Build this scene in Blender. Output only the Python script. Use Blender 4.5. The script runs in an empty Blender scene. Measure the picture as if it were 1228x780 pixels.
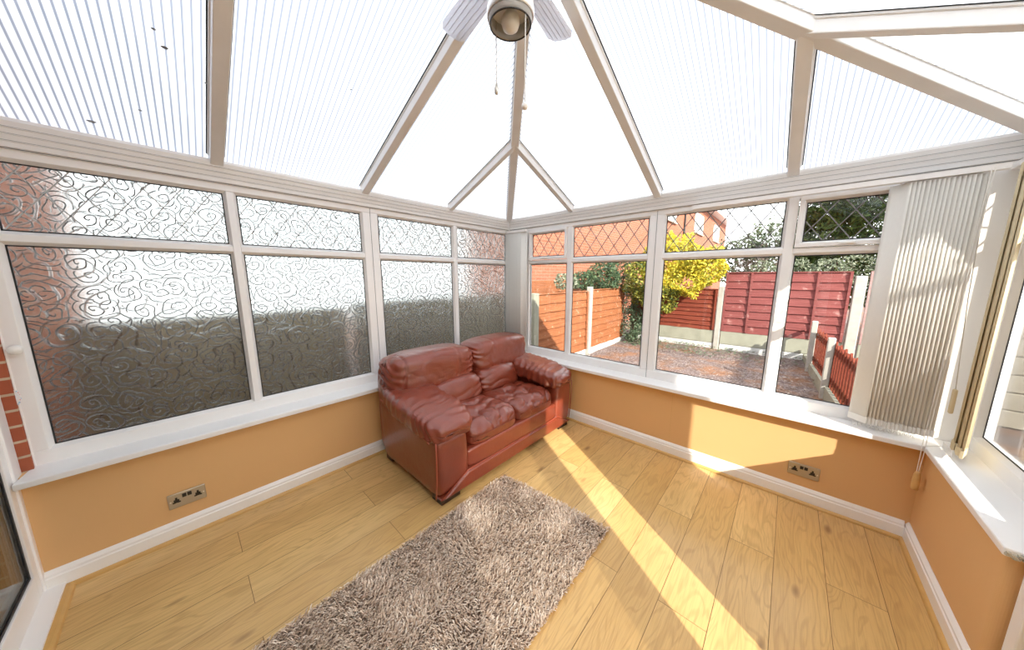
import bpy, math, random
from mathutils import Vector, Matrix, noise
random.seed(7)
SC = bpy.context.scene
COL = SC.collection
PI = math.pi

# ------------------------------------------------------------------ mesh builder
class MB:
    def __init__(s): s.v = []; s.f = []; s.uv = {}
    def add(s, vs, fs):
        o = len(s.v); s.v += [tuple(v) for v in vs]; s.f += [tuple(i + o for i in f) for f in fs]; return o
    def box(s, x0, x1, y0, y1, z0, z1, M=None):
        vs = [Vector((x, y, z)) for z in (z0, z1) for y in (y0, y1) for x in (x0, x1)]
        if M is not None: vs = [M @ v for v in vs]
        s.add(vs, [(0, 2, 3, 1), (4, 5, 7, 6), (0, 1, 5, 4), (2, 6, 7, 3), (0, 4, 6, 2), (1, 3, 7, 5)]); return s
    def bar(s, a, b, w, h, up=(0, 0, 1)):
        a = Vector(a); b = Vector(b); d = (b - a).normalized(); u = Vector(up)
        r = d.cross(u).normalized(); u = r.cross(d).normalized()
        vs = []
        for p in (a, b):
            for i, j in ((-1, -1), (1, -1), (1, 1), (-1, 1)): vs.append(p + r * (i * w / 2) + u * (j * h / 2))
        s.add(vs, [(3, 2, 1, 0), (4, 5, 6, 7), (0, 1, 5, 4), (1, 2, 6, 5), (2, 3, 7, 6), (3, 0, 4, 7)]); return s
    def tube(s, pts, r, n=8, closed=False):
        pts = [Vector(p) for p in pts]; N = len(pts); base = len(s.v); vs = []
        for i, p in enumerate(pts):
            a = pts[max(0, i - 1)] if not closed else pts[i - 1]; b = pts[min(N - 1, i + 1)] if not closed else pts[(i + 1) % N]
            d = (b - a).normalized(); u = Vector((0, 0, 1)) if abs(d.z) < .9 else Vector((1, 0, 0))
            rr = d.cross(u).normalized(); uu = rr.cross(d)
            ra = r[i] if isinstance(r, (list, tuple)) else r
            for k in range(n):
                t = 2 * PI * k / n; vs.append(p + rr * (ra * math.cos(t)) + uu * (ra * math.sin(t)))
        fs = []
        for i in range(N if closed else N - 1):
            j = (i + 1) % N
            for k in range(n): fs.append((i * n + k, i * n + (k + 1) % n, j * n + (k + 1) % n, j * n + k))
        if not closed: fs += [tuple(range(n))[::-1], tuple((N - 1) * n + k for k in range(n))]
        s.add(vs, fs); return s
    def lathe(s, prof, c=(0, 0, 0), n=32):
        vs = []; fs = []
        for (r, z) in prof:
            for k in range(n):
                t = 2 * PI * k / n; vs.append((c[0] + r * math.cos(t), c[1] + r * math.sin(t), c[2] + z))
        for i in range(len(prof) - 1):
            for k in range(n): fs.append((i * n + k, i * n + (k + 1) % n, (i + 1) * n + (k + 1) % n, (i + 1) * n + k))
        s.add(vs, fs); return s
    def prism(s, poly, ext):
        """poly: list of 3D points (planar), ext: vector"""
        n = len(poly); e = Vector(ext)
        vs = [Vector(p) for p in poly] + [Vector(p) + e for p in poly]
        s.add(vs, [tuple(range(n))[::-1], tuple(range(n, 2 * n))] + [(i, (i + 1) % n, n + (i + 1) % n, n + i) for i in range(n)]); return s
    def build(s, name, mat, parent=None, origin=None, smooth=False, bevel=0, label=None):
        if parent is not None and origin is None: origin = parent.get('_o', None); origin = Vector(origin) if origin is not None else Vector(parent.location)
        o_ = Vector(origin) if origin is not None else Vector((0, 0, 0))
        me = bpy.data.meshes.new(name)
        me.from_pydata([tuple(Vector(v) - o_) for v in s.v], [], s.f); me.update()
        import bmesh
        b = bmesh.new(); b.from_mesh(me); bmesh.ops.recalc_face_normals(b, faces=b.faces); b.to_mesh(me); b.free()
        o = bpy.data.objects.new(name, me); COL.objects.link(o)
        if mat is not None: me.materials.append(mat)
        if parent is not None: o.parent = parent
        elif origin is not None: o.location = o_
        if smooth: me.shade_smooth()
        if bevel:
            m = o.modifiers.new('bevel', 'BEVEL'); m.width = bevel; m.segments = 2; m.limit_method = 'ANGLE'; m.harden_normals = False
        if label: o['label'] = label
        return o

def empty(name, loc=(0, 0, 0), rz=0):
    o = bpy.data.objects.new(name, None); COL.objects.link(o); o.location = loc; o.rotation_euler = (0, 0, rz); return o
def tag(o, label=None, cat=None, group=None, kind=None):
    if label: o['label'] = label
    if cat: o['category'] = cat
    if group: o['group'] = group
    if kind: o['kind'] = kind
    return o
def sub(o):   # a sub-part parent: part objects sit at their thing's origin
    o['_o'] = None
    return o
def origin_of(o):
    v = Vector((0, 0, 0))
    while o is not None: v += Vector(o.location); o = o.parent
    return v

# ------------------------------------------------------------------ materials
class NT:
    def __init__(s, name):
        s.m = bpy.data.materials.new(name); s.m.use_nodes = True; s.t = s.m.node_tree; s.t.nodes.clear()
        s.out = s.t.nodes.new('ShaderNodeOutputMaterial')
    def n(s, typ, **k):
        nd = s.t.nodes.new(typ)
        for a, b in k.items():
            if a.startswith('i_'):
                key = a[2:]; key = int(key) if key.isdigit() else key.replace('_', ' ')
                if hasattr(b, 'is_output'): s.t.links.new(b, nd.inputs[key])
                else: nd.inputs[key].default_value = b
            else: setattr(nd, a, b)
        return nd
    def link(s, a, b): s.t.links.new(a, b)
    def math(s, op, a, b=None, c=None):
        nd = s.t.nodes.new('ShaderNodeMath'); nd.operation = op
        for i, x in enumerate((a, b, c)):
            if x is None: continue
            if hasattr(x, 'is_output'): s.link(x, nd.inputs[i])
            else: nd.inputs[i].default_value = x
        return nd.outputs[0]
    def mix(s, f, a, b, typ='RGBA', blend='MIX'):
        nd = s.t.nodes.new('ShaderNodeMix'); nd.data_type = typ
        if typ == 'RGBA': nd.blend_type = blend; ia, ib, io = 6, 7, 2
        else: ia, ib, io = 2, 3, 0
        for i, x in ((0, f), (ia, a), (ib, b)):
            if hasattr(x, 'is_output'): s.link(x, nd.inputs[i])
            else: nd.inputs[i].default_value = x
        return nd.outputs[io]
    def ramp(s, f, stops):
        nd = s.t.nodes.new('ShaderNodeValToRGB'); cr = nd.color_ramp
        while len(cr.elements) < len(stops): cr.elements.new(.5)
        for e, (p, c) in zip(cr.elements, stops): e.position = p; e.color = c if len(c) == 4 else (*c, 1)
        s.link(f, nd.inputs[0]); return nd.outputs[0]
    def noise(s, vec, scale, detail=4, rough=.5, dist=0):
        nd = s.n('ShaderNodeTexNoise'); nd.inputs['Scale'].default_value = scale; nd.inputs['Detail'].default_value = detail
        nd.inputs['Roughness'].default_value = rough; nd.inputs['Distortion'].default_value = dist
        if vec is not None: s.link(vec, nd.inputs['Vector'])
        return nd.outputs['Fac']
    def obj(s): return s.n('ShaderNodeTexCoord').outputs['Object']
    def mapv(s, vec, sc=(1, 1, 1), rot=(0, 0, 0), loc=(0, 0, 0)):
        nd = s.n('ShaderNodeMapping'); nd.inputs['Scale'].default_value = sc; nd.inputs['Rotation'].default_value = rot; nd.inputs['Location'].default_value = loc
        s.link(vec, nd.inputs['Vector']); return nd.outputs[0]
    def bump(s, h, strength=.5, dist=.01, normal=None):
        nd = s.n('ShaderNodeBump'); nd.inputs['Strength'].default_value = strength; nd.inputs['Distance'].default_value = dist
        s.link(h, nd.inputs['Height'])
        if normal is not None: s.link(normal, nd.inputs['Normal'])
        return nd.outputs[0]
    def pbsdf(s, col, rough=.5, spec=.5, bump=None, metal=0, **k):
        nd = s.n('ShaderNodeBsdfPrincipled')
        for key, x in (('Base Color', col), ('Roughness', rough), ('Specular IOR Level', spec), ('Metallic', metal)):
            if hasattr(x, 'is_output'): s.link(x, nd.inputs[key])
            else: nd.inputs[key].default_value = (*x, 1) if isinstance(x, tuple) and len(x) == 3 else x
        if bump is not None: s.link(bump, nd.inputs['Normal'])
        for key, x in k.items(): nd.inputs[key].default_value = x
        return nd
    def done(s, sh):
        s.link(sh, s.out.inputs['Surface']); return s.m

def simple(name, col, rough=.5, spec=.5, var=.06, scale=12, bump=0, metal=0):
    t = NT(name); v = t.obj(); f = t.noise(v, scale, 5)
    c = t.mix(f, (*[x * (1 - var) for x in col], 1), (*[min(1, x * (1 + var)) for x in col], 1))
    b = t.bump(f, bump, .005) if bump else None
    return t.done(t.pbsdf(c, rough, spec, b, metal).outputs[0])

M = {}
M['upvc'] = simple('white_upvc', (.86, .845, .83), .28, .5, .025, 5)
M['upvc_old'] = simple('weathered_white_upvc', (.80, .785, .765), .35, .5, .06, 9)
M['gasket'] = simple('black_gasket', (.012, .013, .016), .5)
M['lead'] = simple('lead_came', (.20, .20, .20), .45, .5, .1, 40)
M['lead_pale'] = simple('pale_lead_came', (.42, .43, .43), .45, .5, .1, 40)
M['gloss_white'] = simple('gloss_white_wood', (.88, .87, .85), .25, .5, .03, 8)
M['plastic_white'] = simple('white_plastic', (.84, .82, .78), .3)
M['chrome'] = simple('brushed_chrome', (.93, .93, .92), .5, .5, .05, 30, metal=1)
M['steel'] = simple('brushed_steel', (.55, .51, .45), .38, .5, .05, 30, metal=1)
M['black'] = simple('black_plastic', (.02, .017, .015), .4)
M['dark_wood'] = simple('dark_wood_foot', (.035, .015, .01), .35, .5, .3, 30)
M['pine'] = simple('turned_pine', (.62, .38, .14), .4, .5, .15, 30)
M['concrete'] = simple('concrete', (.36, .345, .31), .9, .2, .22, 9, .5)
M['concrete_b'] = simple('mossy_concrete', (.27, .27, .215), .9, .2, .3, 5, .5)
M['render'] = simple('pale_render', (.52, .52, .50), .9, .2, .06, 4, .3)
M['roof_tile'] = simple('slate_roof', (.10, .11, .13), .7, .3, .3, 6, .5)
M['stone'] = simple('stone_block', (.48, .44, .35), .9, .2, .25, 6, .5)

def paint_wall(name, col, seams=()):
    t = NT(name); v = t.obj()
    f = t.noise(v, 1.7, 3); g = t.noise(v, 60, 4); h = t.noise(v, 9, 6, .65)
    c = t.mix(f, (*[x * .95 for x in col], 1), (*[min(1, x * 1.04) for x in col], 1))
    spot = t.ramp(h, [(.70, (0, 0, 0)), (.78, (1, 1, 1))])
    c = t.mix(t.math('MULTIPLY', spot, .15), c, (.55, .36, .20, 1))
    return t.done(t.pbsdf(c, .62, .3, t.bump(g, .25, .0015)).outputs[0])
M['paint'] = paint_wall('apricot_wall_paint', (.72, .44, .20))

# laminate floor: UV = plank space (metres along, metres across)
def laminate():
    t = NT('oak_laminate'); uv = t.n('ShaderNodeUVMap').outputs[0]
    idv = t.n('ShaderNodeAttribute', attribute_name='plank').outputs['Fac']
    off = t.n('ShaderNodeCombineXYZ', i_0=t.math('MULTIPLY', idv, 37.), i_1=t.math('MULTIPLY', idv, 11.3), i_2=idv).outputs[0]
    vv = t.n('ShaderNodeVectorMath', operation='ADD', i_0=uv, i_1=off).outputs[0]
    warp = t.noise(t.mapv(vv, (1.6, 6, 1)), 1.0, 2)
    wv = t.n('ShaderNodeVectorMath', operation='ADD', i_0=t.mapv(vv, (1.3, 11, 1)), i_1=t.n('ShaderNodeCombineXYZ', i_0=0., i_1=t.math('MULTIPLY', warp, 2.2), i_2=0.).outputs[0]).outputs[0]
    rings = t.n('ShaderNodeTexNoise', i_Vector=wv, i_Scale=1.15, i_Detail=2., i_Roughness=.4).outputs['Fac']
    lines = t.math('SINE', t.math('MULTIPLY', rings, 70.))
    fine = t.noise(t.mapv(vv, (6, 160, 1)), 1.0, 4, .6)
    blotch = t.noise(t.mapv(vv, (1.2, 5, 1)), 1.0, 3)
    base = t.mix(idv, (.63, .39, .14, 1), (.76, .52, .22, 1))
    base = t.mix(t.math('MULTIPLY', t.ramp(blotch, [(.35, (0, 0, 0)), (.7, (1, 1, 1))]), .45), base, (.50, .30, .11, 1))
    base = t.mix(t.math('MULTIPLY', t.ramp(lines, [(.3, (0, 0, 0)), (1., (1, 1, 1))]), .32), base, (.38, .21, .07, 1))
    base = t.mix(t.math('MULTIPLY', t.ramp(fine, [(.45, (0, 0, 0)), (.75, (1, 1, 1))]), .45), base, (.38, .21, .075, 1))
    kn = t.n('ShaderNodeTexVoronoi', i_Vector=t.mapv(vv, (1.5, 4.2, 1)), i_Scale=1.3)
    knot = t.ramp(kn.outputs['Distance'], [(.035, (1, 1, 1)), (.11, (0, 0, 0))])
    base = t.mix(t.math('MULTIPLY', knot, .75), base, (.22, .11, .04, 1))
    return t.done(t.pbsdf(base, .30, .45, t.bump(fine, .12, .001)).outputs[0])
M['laminate'] = laminate()
M['groove'] = simple('plank_groove', (.20, .12, .05), .8)
M['beading'] = simple('oak_beading', (.60, .36, .12), .35, .5, .12, 18)

def brick(name, horiz, c1, c2, mortar, rot=None, scale=1.0):
    """horiz: 'x' or 'y' axis that runs along the wall"""
    t = NT(name); v = t.obj(); s = t.n('ShaderNodeSeparateXYZ', i_0=v)
    h = s.outputs[0 if horiz == 'x' else 1]
    if horiz == 'xy': h = t.math('ADD', s.outputs[0], s.outputs[1])
    vec = t.n('ShaderNodeCombineXYZ', i_0=h, i_1=s.outputs[2], i_2=0.).outputs[0]
    b = t.n('ShaderNodeTexBrick', i_Vector=vec, i_Scale=1.0, i_Color1=(*c1, 1), i_Color2=(*c2, 1), i_Mortar=(*mortar, 1))
    b.inputs['Mortar Size'].default_value = .006; b.inputs['Mortar Smooth'].default_value = .1
    b.inputs['Brick Width'].default_value = .225; b.inputs['Row Height'].default_value = .075; b.offset = .5
    n1 = t.noise(v, 25, 5); c = t.mix(t.math('MULTIPLY', n1, .5), b.outputs['Color'], (*[x * .6 for x in c1], 1))
    hh = t.math('ADD', t.math('MULTIPLY', b.outputs['Fac'], -1.), t.math('MULTIPLY', n1, .3))
    return t.done(t.pbsdf(c, .85, .2, t.bump(hh, .6, .006)).outputs[0])
M['brick_x'] = brick('red_brick_house', 'x', (.46, .15, .08), (.36, .10, .055), (.62, .55, .44))
M['brick_pier'] = brick('red_brick_pier', 'xy', (.42, .12, .06), (.34, .085, .045), (.60, .50, .36))
M['brick_y'] = brick('orange_brick_house', 'y', (.37, .125, .07), (.29, .09, .05), (.40, .26, .19))

def leather():
    t = NT('tan_red_leather'); v = t.obj()
    f = t.noise(v, 4, 3); g = t.n('ShaderNodeTexVoronoi', i_Vector=v, i_Scale=260.).outputs['Distance']; w = t.noise(v, 14, 4, .6, .6)
    c = t.mix(f, (.17, .030, .015, 1), (.27, .053, .024, 1))
    h = t.math('ADD', t.math('MULTIPLY', g, .1), t.math('MULTIPLY', w, .9))
    nd = t.pbsdf(c, .33, .5, t.bump(h, .30, .010)); nd.inputs['Coat Weight'].default_value = .5; nd.inputs['Coat Roughness'].default_value = .22
    return t.done(nd.outputs[0])
M['leather'] = leather()
M['piping'] = simple('leather_piping', (.36, .075, .04), .4)

def clear_glass():
    t = NT('clear_glass'); fr = t.n('ShaderNodeFresnel', i_IOR=1.45)
    mx = t.n('ShaderNodeMixShader', i_0=t.math('MULTIPLY', fr.outputs[0], .8), i_1=t.n('ShaderNodeBsdfTransparent', i_Color=(.975, .985, .98, 1)).outputs[0], i_2=t.n('ShaderNodeBsdfGlossy', i_Roughness=.02).outputs[0])
    return t.done(mx.outputs[0])
M['glass'] = clear_glass()

def swirl_glass():
    t = NT('swirl_textured_obscure_glass'); v = t.obj(); s = t.n('ShaderNodeSeparateXYZ', i_0=v)
    p = t.n('ShaderNodeCombineXYZ', i_0=s.outputs[1], i_1=s.outputs[2], i_2=0.).outputs[0]
    def swirl(vec, sc, rings, warp, seed):
        nz = t.n('ShaderNodeTexNoise', i_Vector=t.mapv(vec, loc=(seed, seed, 0)), i_Scale=sc * .8, i_Detail=1.5)
        wv = t.n('ShaderNodeVectorMath', operation='MULTIPLY_ADD', i_0=nz.outputs['Color'], i_1=(warp, warp, 0), i_2=vec).outputs[0]
        vo = t.n('ShaderNodeTexVoronoi', i_Vector=wv, i_Scale=sc, i_Randomness=.9, voronoi_dimensions='2D')
        # spiral phase: ring distance plus the angle around each cell's centre
        d = t.n('ShaderNodeVectorMath', operation='SUBTRACT', i_0=wv, i_1=vo.outputs['Position'])
        dx = t.n('ShaderNodeSeparateXYZ', i_0=d.outputs[0]); ang = t.math('ARCTAN2', dx.outputs[1], dx.outputs[0])
        ph = t.math('ADD', t.math('MULTIPLY', vo.outputs['Distance'], rings * 2 * PI), ang)
        l = t.math('ABSOLUTE', t.math('SINE', t.math('MULTIPLY', ph, .5)))
        return t.ramp(l, [(0, (1, 1, 1)), (.20, (.5, .5, .5)), (.34, (0, 0, 0))])
    a = swirl(p, 11.5, 3.6, .07, 0.); b = swirl(p, 6.5, 3.2, .12, 5.3)
    h = t.math('MAXIMUM', a, t.math('MULTIPLY', b, .8))
    h = t.math('ADD', h, t.math('MULTIPLY', t.noise(p, 70, 2), .35))
    bm = t.bump(h, 1.0, .0045); lc = t.mix(t.math('MULTIPLY', t.math('MINIMUM', h, 1.), .55), (.80, .835, .83, 1), (.30, .315, .315, 1))  # swirl lines tinted darker, standing in for light the embossing bends away
    rf = t.n('ShaderNodeBsdfRefraction', i_Color=lc, i_Roughness=.24, i_IOR=1.45, i_Normal=bm)
    tr = t.n('ShaderNodeBsdfTransparent', i_Color=(.7, .72, .72, 1))
    gl = t.n('ShaderNodeBsdfGlossy', i_Roughness=.12, i_Color=(1, 1, 1, 1), i_Normal=bm)
    m1 = t.n('ShaderNodeMixShader', i_0=.10, i_1=rf.outputs[0], i_2=tr.outputs[0])
    fr = t.n('ShaderNodeFresnel', i_IOR=1.5, i_Normal=bm)
    m2 = t.n('ShaderNodeMixShader', i_0=fr.outputs[0], i_1=m1.outputs[0], i_2=gl.outputs[0])
    return t.done(m2.outputs[0])
M['swirl'] = swirl_glass()

def poly_roof(axis):
    """multiwall polycarbonate: webs run up the slope, spaced along the eaves axis"""
    t = NT('polycarbonate_roof_' + axis); v = t.obj(); s = t.n('ShaderNodeSeparateXYZ', i_0=v)
    h = s.outputs[0 if axis == 'x' else 1]
    w = t.math('FRACT', t.math('MULTIPLY', h, 1 / .026))
    rib = t.ramp(t.math('ABSOLUTE', t.math('SUBTRACT', w, .5)), [(0.10, (1, 1, 1)), (.17, (0, 0, 0))])
    ribm = t.math('MULTIPLY', rib, .95)
    col = t.mix(ribm, (.97, .985, 1, 1), (.36, .39, .45, 1))
    tl = t.n('ShaderNodeBsdfTranslucent', i_Color=col)
    tr = t.n('ShaderNodeBsdfTransparent', i_Color=col)
    gl = t.n('ShaderNodeBsdfGlossy', i_Roughness=.08, i_Color=(1, 1, 1, 1))
    df = t.n('ShaderNodeBsdfDiffuse', i_Color=(.92, .93, .95, 1))
    m1 = t.n('ShaderNodeMixShader', i_0=.86, i_1=tr.outputs[0], i_2=tl.outputs[0])
    m2 = t.n('ShaderNodeMixShader', i_0=.06, i_1=m1.outputs[0], i_2=df.outputs[0])
    m3 = t.n('ShaderNodeMixShader', i_0=t.math('MULTIPLY', t.n('ShaderNodeFresnel', i_IOR=1.4).outputs[0], .6), i_1=m2.outputs[0], i_2=gl.outputs[0])
    return t.done(m3.outputs[0])
M['roof_x'] = poly_roof('x'); M['roof_y'] = poly_roof('y')

def vane_mat(name, col, tf=.33, open_=0.):
    t = NT(name); v = t.obj(); f = t.noise(t.mapv(v, (120, 120, 40)), 1., 3); c = t.mix(f, (*[x * .95 for x in col], 1), (*col, 1))
    b = t.bump(f, .3, .001)
    df = t.n('ShaderNodeBsdfDiffuse', i_Color=c, i_Normal=b); tl = t.n('ShaderNodeBsdfTranslucent', i_Color=(col[0], col[1] * .93, col[2] * .78, 1), i_Normal=b)
    w = t.n('ShaderNodeMixShader', i_0=tf, i_1=df.outputs[0], i_2=tl.outputs[0])
    return t.done(t.n('ShaderNodeMixShader', i_0=open_, i_1=w.outputs[0], i_2=t.n('ShaderNodeBsdfTransparent').outputs[0]).outputs[0])
M['vane'] = vane_mat('cream_blind_fabric', (.86, .83, .77), .06)
M['vane_sheer'] = vane_mat('added_sun_filter_fabric', (.92, .89, .83), .8, .45)  # part transparent, so some sun passes the added far blind
M['vane_thin'] = vane_mat('thin_translucent_blind_fabric', (.90, .87, .80), .8)
M['vane_yellow'] = vane_mat('backlit_and_beige_fabric', (.76, .64, .42), .13)  # golden tone of light through the slats is put into the colour

def board(name, c1, c2, c3, streak=.35):
    t = NT(name); v = t.obj()
    g = t.noise(t.mapv(v, (2, 2, 45)), 1., 5, .65); f = t.noise(v, 3.5, 4, .6); k = t.noise(v, 7, 5, .7)
    c = t.mix(f, (*c1, 1), (*c2, 1)); c = t.mix(t.math('MULTIPLY', t.ramp(g, [(.35, (0, 0, 0)), (.65, (1, 1, 1))]), streak + .15), c, (*[x * .4 for x in c1], 1))
    c = t.mix(t.ramp(k, [(.60, (0, 0, 0)), (.70, (1, 1, 1))]), c, (*c3, 1))
    return t.done(t.pbsdf(c, .8, .2, t.bump(g, .8, .008)).outputs[0])
M['fence_orange'] = board('orange_stained_boards', (0.260, 0.087, 0.034), (0.341, 0.136, 0.062), (0.384, 0.260, 0.174))
M['fence_maroon'] = board('maroon_stained_boards', (0.186, 0.046, 0.043), (0.260, 0.087, 0.081), (0.341, 0.186, 0.167))
M['fence_red'] = board('deep_red_stained_boards', (0.161, 0.031, 0.019), (0.223, 0.053, 0.028), (0.279, 0.099, 0.050))
M['fence_brown'] = board('weathered_brown_boards', (.34, .285, .21), (.43, .37, .27), (.46, .42, .32))
M['fence_pink'] = board('faded_pink_boards', (0.350, 0.210, 0.196), (0.420, 0.280, 0.266), (0.490, 0.385, 0.350))
M['soil'] = None
def soil():
    t = NT('bark_and_soil'); v = t.obj(); f = t.noise(v, 2.2, 3); g = t.noise(v, 38, 5, .7)
    c = t.ramp(g, [(.30, (.06, .035, .03)), (.5, (.18, .13, .12)), (.68, (.40, .35, .34))])
    c = t.mix(t.ramp(f, [(.48, (0, 0, 0)), (.62, (1, 1, 1))]), c, (.26, .14, .09, 1))
    return t.done(t.pbsdf(c, .95, .1, t.bump(g, .8, .02)).outputs[0])
M['soil'] = soil()
M['grass'] = simple('rough_grass', (.14, .17, .07), .9, .1, .35, 12, .5)
def leafm(name, c1, c2):
    t = NT(name); r = t.n('ShaderNodeNewGeometry').outputs['Random Per Island']
    c = t.mix(r, (*c1, 1), (*c2, 1))
    pb = t.pbsdf(c, .5, .35); tl = t.n('ShaderNodeBsdfTranslucent', i_Color=c)
    return t.done(t.n('ShaderNodeMixShader', i_0=.3, i_1=pb.outputs[0], i_2=tl.outputs[0]).outputs[0])
M['leaf_yellow'] = leafm('yellow_leaves', (.24, .27, .03), (.86, .68, .07))
M['leaf_mixed'] = leafm('green_and_yellow_leaves', (0.035, 0.077, 0.021), (0.385, 0.364, 0.056))
M['leaf_holly'] = leafm('dark_holly_leaves', (0.025, 0.059, 0.032), (0.112, 0.168, 0.077))
M['leaf_ivy'] = leafm('ivy_leaves', (0.042, 0.084, 0.042), (0.154, 0.210, 0.126))
M['leaf_conifer'] = leafm('conifer_foliage', (0.022, 0.053, 0.019), (0.120, 0.180, 0.038))
M['leaf_far'] = leafm('distant_foliage', (0.072, 0.102, 0.060), (0.144, 0.180, 0.108))
M['leaf_pale'] = leafm('pale_hedge_leaves', (0.104, 0.143, 0.078), (0.312, 0.338, 0.247))
M['bark'] = simple('bark', (.12, .085, .06), .9, .1, .3, 20, .5)
M['twig'] = leafm('twigs_and_litter', (0.112, 0.063, 0.042), (0.385, 0.315, 0.280))
def shag():
    t = NT('shag_pile'); r = t.n('ShaderNodeNewGeometry').outputs['Random Per Island']
    c = t.ramp(r, [(0, (.50, .37, .27)), (.4, (.72, .56, .43)), (.75, (.86, .71, .57)), (1, (.94, .85, .74))])
    return t.done(t.pbsdf(c, .8, .2).outputs[0])
M['shag'] = shag(); M['rug_back'] = simple('rug_backing', (.22, .16, .12), .95)
def frosted():
    t = NT('lamp_glass')
    a = t.n('ShaderNodeBsdfGlossy', i_Roughness=.05); b = t.n('ShaderNodeBsdfTransparent', i_Color=(.93, .91, .87, 1))
    c = t.n('ShaderNodeBsdfTranslucent', i_Color=(.8, .77, .72, 1))
    d = t.n('ShaderNodeBsdfDiffuse', i_Color=(.85, .82, .76, 1)); e = t.n('ShaderNodeMixShader', i_0=.5, i_1=c.outputs[0], i_2=d.outputs[0])
    m = t.n('ShaderNodeMixShader', i_0=.8, i_1=b.outputs[0], i_2=e.outputs[0])
    return t.done(t.n('ShaderNodeMixShader', i_0=t.n('ShaderNodeFresnel', i_IOR=1.45).outputs[0], i_1=m.outputs[0], i_2=a.outputs[0]).outputs[0])
M['lamp_glass'] = frosted()
def blade_m():
    t = NT('translucent_white_blade'); a = t.n('ShaderNodeBsdfDiffuse', i_Color=(.85, .85, .87, 1)); b = t.n('ShaderNodeBsdfTranslucent', i_Color=(.9, .91, .95, 1))
    return t.done(t.n('ShaderNodeMixShader', i_0=.7, i_1=a.outputs[0], i_2=b.outputs[0]).outputs[0])
M['blade'] = blade_m()
def tag_m():
    t = NT('printed_paper'); v = t.obj(); a = t.noise(v, 90, 2); b = t.noise(t.mapv(v, loc=(3, 1, 2)), 110, 2)
    c = t.mix(t.ramp(a, [(.55, (0, 0, 0)), (.6, (1, 1, 1))]), (.85, .86, .88, 1), (.25, .55, .75, 1)); c = t.mix(t.ramp(b, [(.6, (0, 0, 0)), (.64, (1, 1, 1))]), c, (.8, .3, .3, 1))
    return t.done(t.pbsdf(c, .5).outputs[0])
M['paper_tag'] = tag_m()
M['bulb'] = simple('opal_bulb', (.72, .66, .56), .35)

# ------------------------------------------------------------------ dimensions
XG, YG, XR = 0.0, 0.0, 3.42          # glass planes (left, back, right)
XW, YW, XRW = .125, -.125, 3.25      # inner faces of the dwarf walls
YH = -3.40                           # house wall face
ZT, ZM1, ZM0, ZB = 1.996, 1.702, 1.639, .687
ZF0, ZF1 = .60, 2.05                 # frame bottom and top
ZE = 2.16; SL = .4205; AX, AY, AZ = 1.72, -1.72, 2.858

# ------------------------------------------------------------------ floor
def make_floor():
    vs, fs, uvs, ids = [], [], [], []
    g = .0012; k = 0; x = .13 - .197
    rnd = random.Random(3)
    while x < 3.35:
        cuts = []
        y = (-.80 if k % 2 == 1 else -1.445) + 1.28 * 2
        while y > -5.8: cuts.append(y); y -= 1.28
        for a, b in zip(cuts, cuts[1:]):
            y1, y0 = min(a, -.02), max(b, -3.45)
            if y1 <= y0: continue
            x0, x1 = max(x, .02), min(x + .197, 3.35)
            o = len(vs); z = 0
            vs += [(x0 + g, y0 + g, z), (x1 - g, y0 + g, z), (x1 - g, y1 - g, z), (x0 + g, y1 - g, z)]
            fs.append((o, o + 1, o + 2, o + 3)); ids.append(rnd.random()); uo = rnd.random() * 20; flip = rnd.choice((-1, 1))
            uvs += [((v[1] * flip) + uo, v[0] - x) for v in vs[-4:]]
        x += .197; k += 1
    o = len(vs)
    vs += [(.02, -3.45, -.0015), (3.35, -3.45, -.0015), (3.35, -.02, -.0015), (.02, -.02, -.0015), (.02, -3.45, -.05), (3.35, -3.45, -.05), (3.35, -.02, -.05), (.02, -.02, -.05)]
    base = [(o, o + 1, o + 2, o + 3), (o + 7, o + 6, o + 5, o + 4), (o, o + 4, o + 5, o + 1), (o + 1, o + 5, o + 6, o + 2), (o + 2, o + 6, o + 7, o + 3), (o + 3, o + 7, o + 4, o)]
    np_ = len(fs); fs += base
    me = bpy.data.meshes.new('floor'); me.from_pydata(vs, [], fs)
    me.materials.append(M['laminate']); me.materials.append(M['groove'])
    uvl = me.uv_layers.new(name='UVMap'); at = me.attributes.new('plank', 'FLOAT', 'FACE')
    for i, p in enumerate(me.polygons):
        if i < np_:
            at.data[i].value = ids[i]
            for j, li in enumerate(p.loop_indices): uvl.data[li].uv = uvs[i * 4 + j]
        else: p.material_index = 1
    o = bpy.data.objects.new('floor', me); COL.objects.link(o)
    tag(o, 'pale oak laminate plank floor', kind='structure')
make_floor()

# ------------------------------------------------------------------ dwarf walls
tag(MB().box(-.12, XW, YH, .12, -.2, ZF0).build('wall_left', M['paint']), 'apricot painted low wall under the obscured windows', kind='structure')
tag(MB().box(XW, XRW, YW, .12, -.2, ZF0).build('wall_back', M['paint']), 'apricot painted low wall under the clear windows', kind='structure')
wr = MB(); n = 8; pts = [(XRW, .12), (3.50, .12), (3.50, -1.0)]
for i in range(n + 1):
    a = -PI / 2 - i * (PI / 2) / n; pts.append((XRW + .03 + .03 * math.cos(a), -1.0 + .03 + .03 * math.sin(a)))
wr.prism([(x, y, -.2) for x, y in pts], (0, 0, .2 + ZF0))
tag(wr.build('wall_right', M['paint']), 'apricot painted low wall ending at the side doors', kind='structure')

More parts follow.
